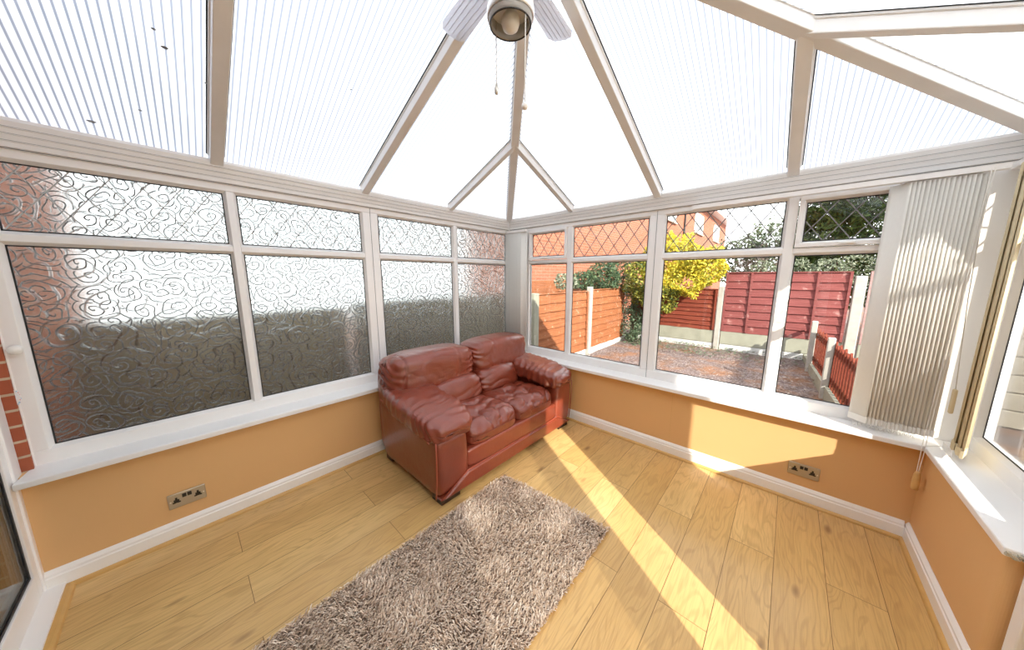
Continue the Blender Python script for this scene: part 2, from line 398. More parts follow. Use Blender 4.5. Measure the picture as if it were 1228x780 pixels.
# house wall (brick), with the patio door opening x .06 .. 3.0
hw = MB()
hw.box(-2.25, -.03, -3.62, -3.365, -.2, 3.1); hw.box(3.02, 3.95, -3.62, -3.40, -.2, 3.1); hw.box(-.03, 3.02, -3.62, -3.40, 2.15, 3.1)
tag(hw.build('wall_house', M['brick_x']), 'red brick outer wall of the house', kind='structure')
pier = MB().prism([(-.03, -3.362, ZF0 - .01), (.060, -3.352, ZF0 - .01), (.064, -3.384, ZF0 - .01), (.072, -3.43, ZF0 - .01), (-.03, -3.5, ZF0 - .01)], (0, 0, 1.55))
tag(pier.build('wall_pier', M['brick_pier']), 'strip of exposed red brick beside the patio door', kind='structure')

# skirting boards with stepped profile and oak beading
def skirt(name, a, b, nrm, label):
    """a, b on the wall face; nrm points into the room"""
    a = Vector((*a, 0)); b = Vector((*b, 0)); n_ = Vector((*nrm, 0)); m = MB()
    prof = [(0, 0), (.018, 0), (.018, .075), (.014, .080), (.014, .092), (.007, .104), (.003, .110), (0, .110)]
    L = b - a
    m.prism([a + n_ * p + Vector((0, 0, z)) for p, z in prof], L)
    o = m.build(name, M['gloss_white']); tag(o, label, kind='structure')
    q = MB(); pr = [(0, 0)] + [(.016 * math.cos(t), .018 * math.sin(t)) for t in (0, .4, .8, 1.2, PI / 2)]
    q.prism([a + n_ * (.018 + p) + Vector((0, 0, z)) for p, z in pr], L)
    q.build('floor_beading', M['beading'], o, origin=(0, 0, 0), label='oak quadrant beading along the skirting')
skirt('baseboard_left', (XW, -3.385), (XW, YW), (1, 0), 'white moulded skirting under the obscured windows')
skirt('baseboard_back', (XW + .018, YW), (XRW - .018, YW), (0, -1), 'white moulded skirting under the clear windows')
skirt('baseboard_right', (XRW, YW), (XRW, -.99), (-1, 0), 'white moulded skirting under the right window')

# window sills
def sill(name, poly, label):
    o = MB().prism([(x, y, .573) for x, y in poly], (0, 0, .032)).build(name, M['upvc'], bevel=.006); tag(o, label, kind='structure'); return o
sill('trim_1', [(.0, -3.36), (.2, -3.385), (.2, -.2), (.03, -.03)], 'white window board under the obscured windows')
sill('trim_2', [(.03, -.03), (.2, -.2), (3.225, -.2), (3.40, -.03)], 'white window board under the clear windows')
s3 = sill('trim_3', [(3.40, -.03), (3.225, -.202), (3.225, -1.028), (3.40, -1.03)], 'white window board on the right wall with a broken end')
bm_ = MB()
rr = random.Random(4)
for i in range(16):
    x = 3.23 + rr.random() * .09; z = .575 + rr.random() * .026; s_ = .003 + rr.random() * .006
    bm_.box(x - s_, x + s_, -1.036 - rr.random() * .004, -1.028, z - s_ * .4, z + s_ * .4)
bm_.build('chipped_edge', M['stone'], s3, origin=(0, 0, 0), label='chipped grey end of the window board')

# ------------------------------------------------------------------ window walls
class Wall:
    """local (u, d, z): u along the wall, d into the room -> world"""
    def __init__(s, axis, plane, sgn): s.axis, s.plane, s.sgn = axis, plane, sgn
    def p(s, u, d, z): return (s.plane + s.sgn * d, u, z) if s.axis == 'x' else (u, s.plane + s.sgn * d, z)
    def box(s, m, u0, u1, d0, d1, z0, z1):
        a = s.p(u0, d0, z0); b = s.p(u1, d1, z1)
        m.box(min(a[0], b[0]), max(a[0], b[0]), min(a[1], b[1]), max(a[1], b[1]), z0, z1)
    def frustum(s, m, u0, u1, z0, z1, d0, d1, ins):
        """picture-frame glazing bead ring: outer rect at depth d1, inner edge sloping to the glass at d0"""
        o = [(u0 - ins, z0 - ins), (u1 + ins, z0 - ins), (u1 + ins, z1 + ins), (u0 - ins, z1 + ins)]
        i = [(u0, z0), (u1, z0), (u1, z1), (u0, z1)]
        vs = [s.p(a, d1, b) for a, b in o] + [s.p(a, d0, b) for a, b in i] + [s.p(a, d0 - .004, b) for a, b in o]
        fs = []
        for k in range(4):
            l = (k + 1) % 4; fs += [(k, l, 4 + l, 4 + k), (4 + k, 4 + l, 8 + l, 8 + k)]
        m.add(vs, fs)
def diamonds(W, m, u0, u1, z0, z1, d0, d1, du=.122, dz=.173, w=.006, ph=0.):
    sl = dz / du
    for s_ in (1, -1):
        k = -40
        while k < 60:
            uc = u0 + ph + k * du; pts = []
            # line: z = z0 + s*(u-uc)*sl
            cand = []
            for z in (z0, z1): u = uc + s_ * (z - z0) / sl; cand.append((u, z))
            (ua, za), (ub, zb) = cand
            if s_ > 0:
                lo, hi = max(ua, u0), min(ub, u1)
            else: lo, hi = max(ub, u0), min(ua, u1)
            if hi - lo > .004:
                A = (lo, z0 + s_ * (lo - uc) * sl); B = (hi, z0 + s_ * (hi - uc) * sl)
                m.bar(W.p(A[0], (d0 + d1) / 2, A[1]), W.p(B[0], (d0 + d1) / 2, B[1]), w, d1 - d0, up=W.p(0, 1, 0) if False else ((1, 0, 0) if W.axis == 'x' else (0, 1, 0)))
            k += 1
def window_wall(name, label, W, groups, glassmat, topbars=True, sashes=(), ends=None):
    """groups: list of casement groups, each a list of (u0,u1) pane pairs"""
    root = empty(name); tag(root, label, kind='structure')
    fr = MB(); bead = MB(); gk = MB(); seam = MB()
    for gi, g in enumerate(groups):
        U0 = g[0][0] - (.064); U1 = g[-1][1] + (.064)
        if gi > 0: U0 = (groups[gi - 1][-1][1] + g[0][0]) / 2
        if gi < len(groups) - 1: U1 = (g[-1][1] + groups[gi + 1][0][0]) / 2
        b = .014
        W.box(fr, U0, U1, -.03, .03, ZF0, ZB - b); W.box(fr, U0, U1, -.03, .03, ZT + b, ZF1); W.box(fr, U0, g[0][0] - b, -.03, .03, ZB - b, ZT + b); W.box(fr, g[-1][1] + b, U1, -.03, .03, ZB - b, ZT + b)
        for a, c in zip(g, g[1:]): W.box(fr, a[1] + b, c[0] - b, -.03, .03, ZB - b, ZT + b)
        for a in g: W.box(fr, a[0] - b, a[1] + b, -.03, .03, ZM0 + b, ZM1 - b)
        if gi > 0: W.box(seam, U0 - .0015, U0 + .0015, .0295, .031, ZF0, ZF1)
    frame = fr.build('window_frame', M['upvc'], root, origin=(0, 0, 0), bevel=.004)
    seam.v and seam.build('coupling_seam', M['lead'], root, origin=(0, 0, 0), label='fine grey joint line between the two frames')
    for gi, g in enumerate(groups):
        for pi, (u0, u1) in enumerate(g):
            for (z0, z1, top) in ((ZB, ZM0, 0), (ZM1, ZT, 1)):
                a0, a1, b0, b1 = u0, u1, z0, z1
                if top and (gi, pi) in sashes:
                    i_ = .026; sm = MB(); W_ = W
                    o0, o1, p0, p1 = u0 - .010, u1 + .010, z0 - .010, z1 + .010
                    a0, a1, b0, b1 = u0 + i_, u1 - i_, z0 + i_, z1 - i_
                    W.box(sm, o0, o1, .005, .048, p0, b0 - .012); W.box(sm, o0, o1, .005, .048, b1 + .012, p1)
                    W.box(sm, o0, a0 - .012, .005, .048, b0 - .012, b1 + .012); W.box(sm, a1 + .012, o1, .005, .048, b0 - .012, b1 + .012)
                    W.frustum(sm, a0, a1, b0, b1, .004, .046, .012)
                    sash = sm.build('opening_sash', M['upvc'], root, origin=(0, 0, 0), bevel=.003)
                    hm = MB(); uc = (a0 + a1) / 2
                    W.box(hm, uc - .02, uc + .02, .048, .056, b0 - .030, b0 - .014); W.box(hm, uc - .055, uc + .012, .056, .066, b0 - .027, b0 - .017)
                    W.box(hm, uc - .006, uc + .006, .048, .060, b0 - .027, b0 - .017)
                    hm.build('window_handle', M['plastic_white'], sash, origin=(0, 0, 0), bevel=.003)
                else: W.frustum(bead, a0, a1, b0, b1, .004, .026, .014)
                # black gasket ring
                g_ = .0045
                W.box(gk, a0 - .001, a1 + .001, .0035, .0075, b0 - .001, b0 + g_); W.box(gk, a0 - .001, a1 + .001, .0035, .0075, b1 - g_, b1 + .001)
                W.box(gk, a0 - .001, a0 + g_, .0035, .0075, b0, b1); W.box(gk, a1 - g_, a1 + .001, .0035, .0075, b0, b1)
                pm = MB(); W.box(pm, a0 - .008, a1 + .008, -.003, .003, b0 - .008, b1 + .008)
                pane = pm.build('window_pane', glassmat, root, origin=(0, 0, 0))
                if top:
                    dm = MB(); diamonds(W, dm, a0, a1, b0, b1, .003, .006, w=.006 if glassmat is M['glass'] else .0045, ph=((a1 - a0) / 2) % .122)
                    dm.build('diamond_leading', M['lead'] if glassmat is M['glass'] else M['lead_pale'], pane, origin=(0, 0, 0), label='diagonal lead strips on the small pane')
    bead.build('glazing_bead', M['upvc'], root, origin=(0, 0, 0))
    gk.build('glazing_gasket', M['gasket'], root, origin=(0, 0, 0), label='thin black rubber gasket')
    return root
WL = Wall('x', XG, 1); WB = Wall('y', YG, -1); WR = Wall('x', XR, -1)
w1 = window_wall('window_1', 'left window wall of swirl obscured glass', WL, [[(-3.292, -2.552), (-2.488, -1.756)], [(-1.609, -.870), (-.798, -.0745)]], M['swirl'])
w2 = window_wall('window_2', 'back window wall of clear glass with leaded top lights', WB, [[(.354, .838), (.916, 1.648)], [(1.792, 2.524), (2.602, 3.086)]], M['glass'], sashes={(0, 0), (1, 1)})
w3 = window_wall('window_3', 'right hand window of clear glass', WR, [[(-.92, -.10)]], M['glass'])
# corner and end posts
cp = MB()
cp.box(-.06, .03, -.03, .06, ZF0, ZF1 + .05); cp.box(.02, .290, -.03, .03, ZF0, ZF1)
cp.build('corner_post', M['upvc'], w2, origin=(0, 0, 0), bevel=.004)
cp = MB(); cp.box(3.15, 3.39, -.035, .03, ZF0, ZF1); cp.box(3.385, 3.46, -.04, .06, ZF0, ZF1 + .05)
cp.build('corner_post', M['upvc'], w2, origin=(0, 0, 0), bevel=.004)
MB().box(-.03, .034, -3.364, -3.35, ZF0, ZF1).build('end_post', M['upvc'], w1, origin=(0, 0, 0), bevel=.003)
# round white peg on the left jamb and the little paper sticker
MB().lathe([(0, .0), (.016, .0), (.017, .004), (.011, .010), (.010, .022), (.018, .028), (.021, .036), (.018, .044), (0, .047)]).build('x', None)
kn = bpy.data.objects['x']; kn.name = 'window_peg'; kn.data.materials.append(M['plastic_white']); kn.data.shade_smooth()
kn.parent = w1; kn.rotation_euler = (0, PI / 2, 0); kn.location = (.030, -3.322, 1.175); kn['label'] = 'round white peg on the frame'
tg = MB(); tg.lathe([(0, -.002), (.016, -.002), (.016, .002), (0, .002)], (0, 0, 0), 20)
tg.v = [(.045 + z_ * .6, -3.353 + x_ * .8, .955 + y_ * 2.2) for x_, y_, z_ in tg.v]
tag(tg.build('paper_tag', M['paper_tag']), 'small white paper tag with red and blue marks hanging beside the window frame', 'paper tag')
MB().box(1.975, 1.9765, YW - .0006, YW, .115, .57).build('joint_line', M['beading'], bpy.data.objects['wall_back'], origin=(0, 0, 0), label='faint upright joint line in the wall')
# side door post and frame at the end of the right dwarf wall
W4 = Wall('x', 3.40, -1)

# ------------------------------------------------------------------ right-hand French doors (mostly beside the frame)
fd = empty('door_2'); tag(fd, 'white glazed side doors beside the right hand low wall', kind='structure')
m = MB(); m.box(3.268, 3.45, -1.09, -1.034, 0, ZF1); m.box(3.34, 3.45, -1.04, -1.002, 0, ZF1); m.box(3.39, 3.45, -1.03, -.982, ZF0, ZF1); m.box(3.34, 3.45, -3.40, -3.33, 0, ZF1); m.box(3.34, 3.45, -3.40, -1.0, ZT + .02, ZF1); m.box(3.34, 3.47, -3.40, -1.0, -.05, .035)
m.build('door_frame', M['upvc'], fd, origin=(0, 0, 0), bevel=.004)
for (y0, y1) in ((-2.2, -1.095), (-3.325, -2.21)):
    m = MB(); m.box(3.36, 3.43, y0, y0 + .10, .04, ZT + .01); m.box(3.36, 3.43, y1 - .10, y1, .04, ZT + .01); m.box(3.36, 3.43, y0 + .1, y1 - .1, .04, .26); m.box(3.36, 3.43, y0 + .1, y1 - .1, ZT - .09, ZT + .01)
    lf = m.build('door_leaf', M['upvc'], fd, origin=(0, 0, 0), bevel=.004)
    MB().box(3.392, 3.398, y0 + .095, y1 - .095, .255, ZT - .085).build('door_glass', M['glass'], lf, origin=(0, 0, 0))

# ------------------------------------------------------------------ patio door in the house wall (bottom left of the view)
pd = empty('door_1'); tag(pd, 'white framed patio door into the house at lower left', kind='structure')
m = MB(); m.box(.068, .150, -3.44, -3.382, .02, 2.12); m.box(2.93, 3.02, -3.44, -3.382, .02, 2.12); m.box(.068, 3.02, -3.44, -3.382, 2.05, 2.14)
m.build('door_frame', M['upvc'], pd, origin=(0, 0, 0), bevel=.004)
m = MB(); m.box(.118, 3.0, -3.45, -3.33, -.002, .03)
m.build('threshold', M['upvc'], pd, origin=(0, 0, 0), bevel=.003)
m = MB(); m.prism([(.15, -3.33, 0), (.15, -3.303, 0), (.15, -3.306, .012), (.15, -3.316, .020), (.15, -3.33, .022)], (2.9, 0, 0)); m.build('floor_beading', M['beading'], pd, origin=(0, 0, 0), label='oak beading strip in front of the threshold')
for (x0, x1, yy) in ((.145, 1.56, -3.405), (1.50, 2.94, -3.44)):
    m = MB(); m.box(x0, x0 + .05, yy - .04, yy + .015, .03, 2.06); m.box(x1 - .05, x1, yy - .04, yy + .015, .03, 2.06); m.box(x0 + .05, x1 - .05, yy - .04, yy + .015, .03, .145); m.box(x0 + .05, x1 - .05, yy - .04, yy + .015, 1.96, 2.06)
    lf = m.build('sliding_leaf', M['upvc'], pd, origin=(0, 0, 0), bevel=.004)
    MB().box(x0 + .045, x1 - .045, yy - .006, yy, .14, 1.965).build('door_glass', M['glass'], lf, origin=(0, 0, 0))
    q = MB(); a0, a1, b0, b1 = x0 + .05, x1 - .05, .145, 1.96; w_ = .012
    q.box(a0, a1, yy, yy + .006, b0, b0 + w_); q.box(a0, a1, yy, yy + .006, b1 - w_, b1); q.box(a0, a0 + w_, yy, yy + .006, b0, b1); q.box(a1 - w_, a1, yy, yy + .006, b0, b1)
    q.build('door_gasket', M['gasket'], lf, origin=(0, 0, 0), label='thick black rubber gasket')
# room beyond the patio door
m = MB(); m.box(-.5, 3.6, -6.0, -3.46, -.10, -.02); tag(m.build('floor_house_room', M['beading']), 'brown wooden floor inside the house', kind='structure')
m = MB(); m.box(-.6, -.5, -6.0, -3.62, -.02, 2.5); m.box(-.6, 3.6, -6.1, -6.0, -.02, 2.5); m.box(3.6, 3.7, -6.1, -3.62, -.1, 2.6); tag(m.build('wall_house_room', M['render']), 'pale wall of the room inside the house', kind='structure')
m = MB(); m.box(-.5, -.48, -6.0, -3.62, -.02, .12); tag(m.build('baseboard_house_room', M['gloss_white']), 'white skirting inside the house', kind='structure')
m = MB(); m.box(-.6, 3.6, -6.1, -3.62, 2.5, 2.6); tag(m.build('ceiling_house_room', M['render']), 'ceiling of the room inside the house', kind='structure')
# long beige curtain hanging just inside the door
m = MB(); prof = []; N = 60
for i in range(N + 1):
    u = i / N; prof.append((-.46 + u * .62, -3.58 + .035 * math.sin(u * 2 * PI * 7)))
vs = []
for z in (.02, 2.1):
    vs += [(x, y, z) for x, y in prof]
    vs += [(x, y - .004, z) for x, y in prof]
n1 = N + 1; fs = []
for i in range(N): fs += [(i, i + 1, 2 * n1 + i + 1, 2 * n1 + i), (n1 + i, 3 * n1 + i, 3 * n1 + i + 1, n1 + i + 1), (i, n1 + i, n1 + i + 1, i + 1)]
m.add(vs, fs); tag(m.build('door_curtain', M['vane_yellow'], smooth=True), 'beige pleated curtain seen through the patio door glass', 'curtain')

# ------------------------------------------------------------------ roof
ce = empty('ceiling'); tag(ce, 'pitched roof of white ribbed translucent panels', kind='structure')
def zl(x): return ZE + SL * (x - .06)
C1, C2, C3, AP, RB = Vector((.0, .0, zl(0))), Vector((3.44, 0, zl(0))), None, Vector((AX, AY, zl(AX))), Vector((AX, -3.40, zl(AX)))
up = Vector((0, 0, 1))
RT = .06   # glazing sits this far above the rafters' undersides
def slab(poly, mat, label=None):
    poly = [Vector(p) + Vector((0, 0, .045)) for p in poly]
    m = MB().prism(poly, (0, 0, .016)); return m.build('roof_panel', mat, ce, origin=(0, 0, 0), label=label)
def hipL(x): return Vector((x, -x, zl(x)))
ys = [-.02, -.90, -1.72, -2.56, -3.40]
# left slope panels, split at the rafters
def Lp(x, y): return (x, y, zl(x))
def Rp(x, y): return (3.44 - x, y, zl(x))
for P_, mat in ((Lp, M['roof_y']), (Rp, M['roof_y'])):
    slab([P_(-.02, .02), P_(.90, -.90), P_(-.02, -.90)], mat)
    slab([P_(-.02, -.90), P_(.90, -.90), P_(1.72, -1.72), P_(-.02, -1.72)], mat)
    slab([P_(-.02, -1.72), P_(1.72, -1.72), P_(1.72, -2.56), P_(-.02, -2.56)], mat)
    slab([P_(-.02, -2.56), P_(1.72, -2.56), P_(1.72, -3.40), P_(-.02, -3.40)], mat)
def Bp(x, y): return (x, y, zl(-y))
slab([Bp(-.02, .02), Bp(.90, .02), Bp(.90, -.90)], M['roof_x'])
slab([Bp(.90, .02), Bp(1.72, .02), Bp(1.72, -1.72), Bp(.90, -.90)], M['roof_x'])
slab([Bp(1.72, .02), Bp(2.54, .02), Bp(2.54, -.90), Bp(1.72, -1.72)], M['roof_x'])
slab([Bp(2.54, .02), Bp(3.46, .02), Bp(2.54, -.90)], M['roof_x'])
def rafter(a, b, w=.055, h=.055, upv=(0, 0, 1)):
    a = Vector(a); b = Vector(b); m = MB()
    m.bar(a + Vector((0, 0, .012)), b + Vector((0, 0, .012)), w, h, upv)
    m.bar(a + Vector((0, 0, .040)), b + Vector((0, 0, .040)), w + .012, .012, upv)
    r = m.build('rafter', M['upvc_old'], ce, origin=(0, 0, 0), bevel=.004)
    d = (b - a).normalized(); s_ = d.cross(Vector(upv)).normalized()
    g = MB()
    for k in (-1, 1): g.bar(a + s_ * k * (w / 2 + .008) + Vector((0, 0, .0475)), b + s_ * k * (w / 2 + .008) + Vector((0, 0, .0475)), .006, .006, upv)
    g.build('rafter_gasket', M['gasket'], r, origin=(0, 0, 0), label='black rubber seal along the rafter')
    return r
for P_ in (Lp, Rp):
    for y, x1, w in ((-.90, .90, .045), (-1.72, 1.72, .055), (-2.56, 1.72, .058)): rafter(P_(.045, y), P_(x1, y), w)
for x, y1, w in ((.90, -.90, .045), (1.72, -1.72, .055), (2.54, -.90, .058)): rafter(Bp(x, -.045), Bp(x, y1), w)
rafter(Lp(.02, -.02), Lp(1.72, -1.72), .062, .06); rafter(Rp(.02, -.02), Rp(1.72, -1.72), .062, .06)
m = MB(); m.bar((1.72, -1.70, AZ + .0), (1.72, -3.40, AZ + .0), .16, .07); m.build('ridge_beam', M['upvc_old'], ce, origin=(0, 0, 0), bevel=.006)
# eaves trims: sloping grooved profile
def eaves(name, W, u0, u1, mitre, label):
    prof = [(-.05, 2.046), (.042, 2.046), (.042, 2.050), (.050, 2.054), (.052, 2.074), (.0555, 2.078), (.050, 2.081), (.056, 2.102), (.060, 2.106), (.0545, 2.109), (.060, 2.128), (.064, 2.132), (.059, 2.135), (.064, 2.158), (.060, 2.172), (-.05, 2.172)]
    m = MB(); A = []; Bq = []
    for d, z in prof:
        e = max(d, 0) if mitre else 0
        A.append(Vector(W.p(u0 + (e if mitre in (1, 3) else 0), d, z))); Bq.append(Vector(W.p(u1 - (e if mitre in (2, 3) else 0), d, z)))
    n = len(prof); m.add(A + Bq, [tuple(range(n)), tuple(range(2 * n - 1, n - 1, -1))] + [(i, (i + 1) % n, n + (i + 1) % n, n + i) for i in range(n)])
    o = m.build(name, M['upvc_old']); tag(o, label, kind='structure')
    g = MB()
    for d, z, h in ((.0425, 2.0475, .0035), (.0515, 2.0795, .0016), (.0555, 2.1075, .0016), (.0600, 2.1335, .0016)):
        a = W.p(u0 + .06, d - .004, z); b = W.p(u1 - .06, d + .0015, z + h); g.box(min(a[0], b[0]), max(a[0], b[0]), min(a[1], b[1]), max(a[1], b[1]), z, z + h)
    g.build('groove_line', M['lead'], o, origin=(0, 0, 0), label='thin dark groove lines along the trim')
eaves('trim_4', WL, -3.40, 0, 2, 'grooved white eaves trim above the obscured windows')
eaves('trim_5', WB, 0, 3.42, 3, 'grooved white eaves trim above the clear windows')
eaves('trim_6', WR, -3.40, 0, 2, 'grooved white eaves trim on the right hand side')
# specks of debris lying on the roof glazing, seen against the light
sp = MB()
def roofpt(kind, x, y): return (x, y, (zl(x) if kind == 'L' else zl(-y)) + .043)
rr = random.Random(2)
for (x, y, s_) in ((.60, -2.72, .012), (.66, -2.745, .008), (.42, -2.585, .010), (.24, -2.82, .008), (.5, -2.60, .007), (.75, -2.05, .006), (.10, -2.98, .016)):
    px_, py_, pz_ = roofpt('L', x, y)
    sp.lathe([(0, -.002), (s_ * .8, -.0015), (s_, 0), (0, .001)], (px_, py_, pz_), 7)
sp.build('grime_spot', M['lead'], ce, origin=(0, 0, 0), label='small dark specks on the roof panels')

# ------------------------------------------------------------------ ceiling fan
FX, FY = 1.72, -1.84
fan = empty('ceiling_fan', (FX, FY, 2.435)); tag(fan, 'white ceiling fan with a round glass lamp hanging from the roof ridge', 'ceiling fan')
MB().lathe([(0, .40), (.022, .40), (.022, .30), (0, .30)], (FX, FY, 2.435), 20).build('fan_rod', M['plastic_white'], fan, smooth=True)
MB().lathe([(0, .31), (.05, .305), (.095, .28), (.105, .23), (.10, .18), (.075, .155), (.072, .125), (0, .125)], (FX, FY, 2.435), 40).build('motor_housing', M['plastic_white'], fan, smooth=True)
MB().lathe([(0, .135), (.068, .13), (.084, .10), (.086, .055), (.080, .05), (0, .05)], (FX, FY, 2.435), 40).build('lamp_holder', M['plastic_white'], fan, smooth=True)
MB().lathe([(.082, .052), (.088, .050), (.090, .036), (.087, .022), (.082, .022), (.080, .050), (.082, .052)], (FX, FY, 2.435), 48).build('lamp_ring', M['chrome'], fan, smooth=True, label='chrome ring around the lamp')
MB().lathe([(.080, .05), (.082, .02), (.079, .004), (.074, 0), (.070, .003), (.076, .022), (.075, .05)], (FX, FY, 2.435), 48).build('lamp_shade', M['lamp_glass'], fan, smooth=True, label='pale glass drum of the lamp')
MB().tube([(FX + .0765 * math.cos(t * PI / 24), FY + .0765 * math.sin(t * PI / 24), 2.435) for t in range(48)], .0028, 8, True).build('shade_rim', M['black'], fan, smooth=True, label='dark rim of the glass')
MB().lathe([(0, .048), (.014, .048), (.016, .035), (.032, .015), (.035, -.002), (.028, -.022), (.012, -.033), (0, -.035)], (FX, FY, 2.445), 28).build('light_bulb', M['bulb'], fan, smooth=True)
for k in range(5):  # the two in view stand in for blade reflections in the roof panels
    a = math.radians(99 + 72 * k); Rm = Matrix.Translation((FX, FY, 2.652)) @ Matrix.Rotation(a, 4, 'Z') @ Matrix.Rotation(math.radians(10), 4, 'X')
    prof = [(.17, .045), (.24, .055), (.34, .060), (.43, .062), (.455, .050), (.465, .02)]
    pts = [(r, w) for r, w in prof] + [(r, -w) for r, w in prof[::-1]]
    m = MB(); m.prism([Rm @ Vector((r, w, -.003)) for r, w in pts], (Rm.to_3x3() @ Vector((0, 0, .006))))
    for j in range(-2, 3): m.bar(Rm @ Vector((.18, j * .021, -.004)), Rm @ Vector((.445, j * .021, -.004)), .004, .004)
    b = m.build('fan_blade', M['blade'], fan)
    q = MB(); q.bar(Rm @ Vector((.085, 0, 0)), Rm @ Vector((.20, 0, .004)), .03, .005); q.build('blade_bracket', M['chrome'], b, origin=(FX, FY, 2.435), label='metal blade bracket')
def chain(x, y, z0, z1, wt, lab):
    m = MB(); m.tube([(x, y, z0), (x, y, z1)], .0022, 6)
    n = int((z0 - z1) / .012)
    for i in range(n): m.lathe([(0, .003), (.0028, 0), (0, -.003)], (x, y, z1 + i * .012), 6)
    c = m.build('pull_chain', M['steel'], fan)
    q = MB()
    if wt == 'drop': q.lathe([(0, .028), (.004, .024), (.009, .005), (.008, -.008), (.004, -.016), (0, -.018)], (x, y, z1 - .02), 16)
    else: q.lathe([(0, .014), (.008, .011), (.0125, .004), (.0125, -.004), (.008, -.011), (0, -.014)], (x, y, z1 - .012), 16)
    q.build('chain_weight', M['steel'] if wt == 'drop' else M['plastic_white'], c, origin=(FX, FY, 2.435), smooth=True, label=lab)
chain(1.645, -1.842, 2.56, 2.262, 'drop', 'grey metal drop weight'); chain(1.795, -1.842, 2.58, 2.145, 'disc', 'small white round weight')

# ------------------------------------------------------------------ vertical blinds
def vane(m, hm, c, ang, w, z0, z1, curl=.006):
    """slightly curved louvre, hem weight separate"""
    d = Vector((math.cos(ang), math.sin(ang), 0)); nn = Vector((-d.y, d.x, 0)); N = 6; vs = []; T = .0009
    for z in (z0, z1):
        for s_ in (0, 1):
            for i in range(N + 1):
                t = i / N * 2 - 1; vs.append(Vector((c[0], c[1], z)) + d * (t * w / 2) + nn * (curl * (1 - t * t) + s_ * T))
    n = N + 1; fs = []
    for i in range(N):
        fs += [(i, i + 1, 2 * n + i + 1, 2 * n + i), (n + i, 3 * n + i, 3 * n + i + 1, n + i + 1), (i, n + i, n + i + 1, i + 1), (2 * n + i, 2 * n + i + 1, 3 * n + i + 1, 3 * n + i)]
    fs += [(0, 2 * n, 3 * n, n), (N, n + N, 3 * n + N, 2 * n + N)]
    m.add(vs, fs)
    Mx = Matrix.Translation((c[0], c[1], z0)) @ Matrix.Rotation(ang, 4, 'Z')
    hm.box(-w / 2 - .001, w / 2 + .001, -.0016 + curl * .4, .0030 + curl, -.004, .034, Mx)
def vblind(name, label, spots, ang, w, z0, z1, mat, rail, chains, group='vertical blinds', jit=.11, seed=1, curl=.006):
    rr = random.Random(seed); c0 = spots[0]
    root = empty(name, (c0[0], c0[1], z0)); tag(root, label, 'blind', group)
    rm = MB(); a, b = rail; rm.bar((*a, z1 + .018), (*b, z1 + .018), .036, .026); rm.build('headrail', M['upvc'], root)
    for (x, y) in spots:
        m = MB(); hm = MB(); vane(m, hm, (x, y), ang + rr.uniform(-jit, jit), w, z0 + rr.uniform(-.003, .003), z1, curl)
        v = m.build('blind_vane', mat, root, smooth=True)
        hm.build('vane_weight', mat, v, origin=root.location)
        cl = MB(); cl.tube([(x, y, z1), (x, y, z1 + .01)], .004, 6); cl.build('vane_clip', M['plastic_white'], v, origin=root.location)
    # bead chains linking the vane bottoms
    for off in chains:
        pts = []
        for i in range(len(spots) - 1):
            p, q = Vector((*spots[i], z0 + .008)), Vector((*spots[i + 1], z0 + .008))
            for t in (0, .33, .66): pts.append(p.lerp(q, t) + Vector((off[0], off[1], -.035 * math.sin(t * PI) * (.7 + .5 * rr.random()))))
        cm = MB(); cm.tube(pts, .0016, 5); cm.build('bead_chain', M['plastic_white'], root)
    return root
# back wall, left corner: stack of vanes hides the corner
sp_ = [(.075 + i * .0145, -.085 - .0 * i) for i in range(17)]
vblind('vertical_blind', 'narrow stack of cream blind slats in the corner behind the sofa', sp_, math.radians(24), .089, .635, 2.0, M['vane'], ((.04, -.085), (.34, -.085)), [(0, -.035)], seed=3)
sp_ = [(2.985 + i * .0150, -.100) for i in range(17)]
b2 = vblind('vertical_blind', 'wide stack of cream blind slats in the right hand corner of the clear windows', sp_, math.radians(-42), .089, .640, 1.995, M['vane'], ((2.0, -.118), (3.30, -.118)), [(-.02, -.04), (.02, .03)], seed=5, jit=.05, curl=.003)
sp_ = [(3.315, -.190 - i * .0105) for i in range(13)]
vblind('vertical_blind', 'narrow stack of blind slats coloured golden as if backlit at the right hand window', sp_, math.radians(74), .089, .640, 2.0, M['vane_yellow'], ((3.335, -.05), (3.335, -1.0)), [(-.035, 0)], seed=8)
sp_ = [(3.325, -2.20 - i * .075) for i in range(15)]  # blind added out of view to hold back sun through the far leaf
vblind('vertical_blind', 'unseen sheer blind slats added over the far side door leaf to filter the sun', sp_, math.radians(90 + 8), .089, .03, 2.0, M['vane_sheer'], ((3.325, -2.16), (3.325, -3.30)), [(-.006, 0)], seed=10, jit=.02)
sp_ = [(3.315, -1.135 - i * .0725) for i in range(9)]
vblind('vertical_blind', 'closed cream blind slats over the side door at lower right', sp_, math.radians(90 + 8), .089, .03, 2.0, M['vane_thin'], ((3.325, -1.03), (3.325, -2.14)), [(-.006, 0)], seed=9, jit=.02)
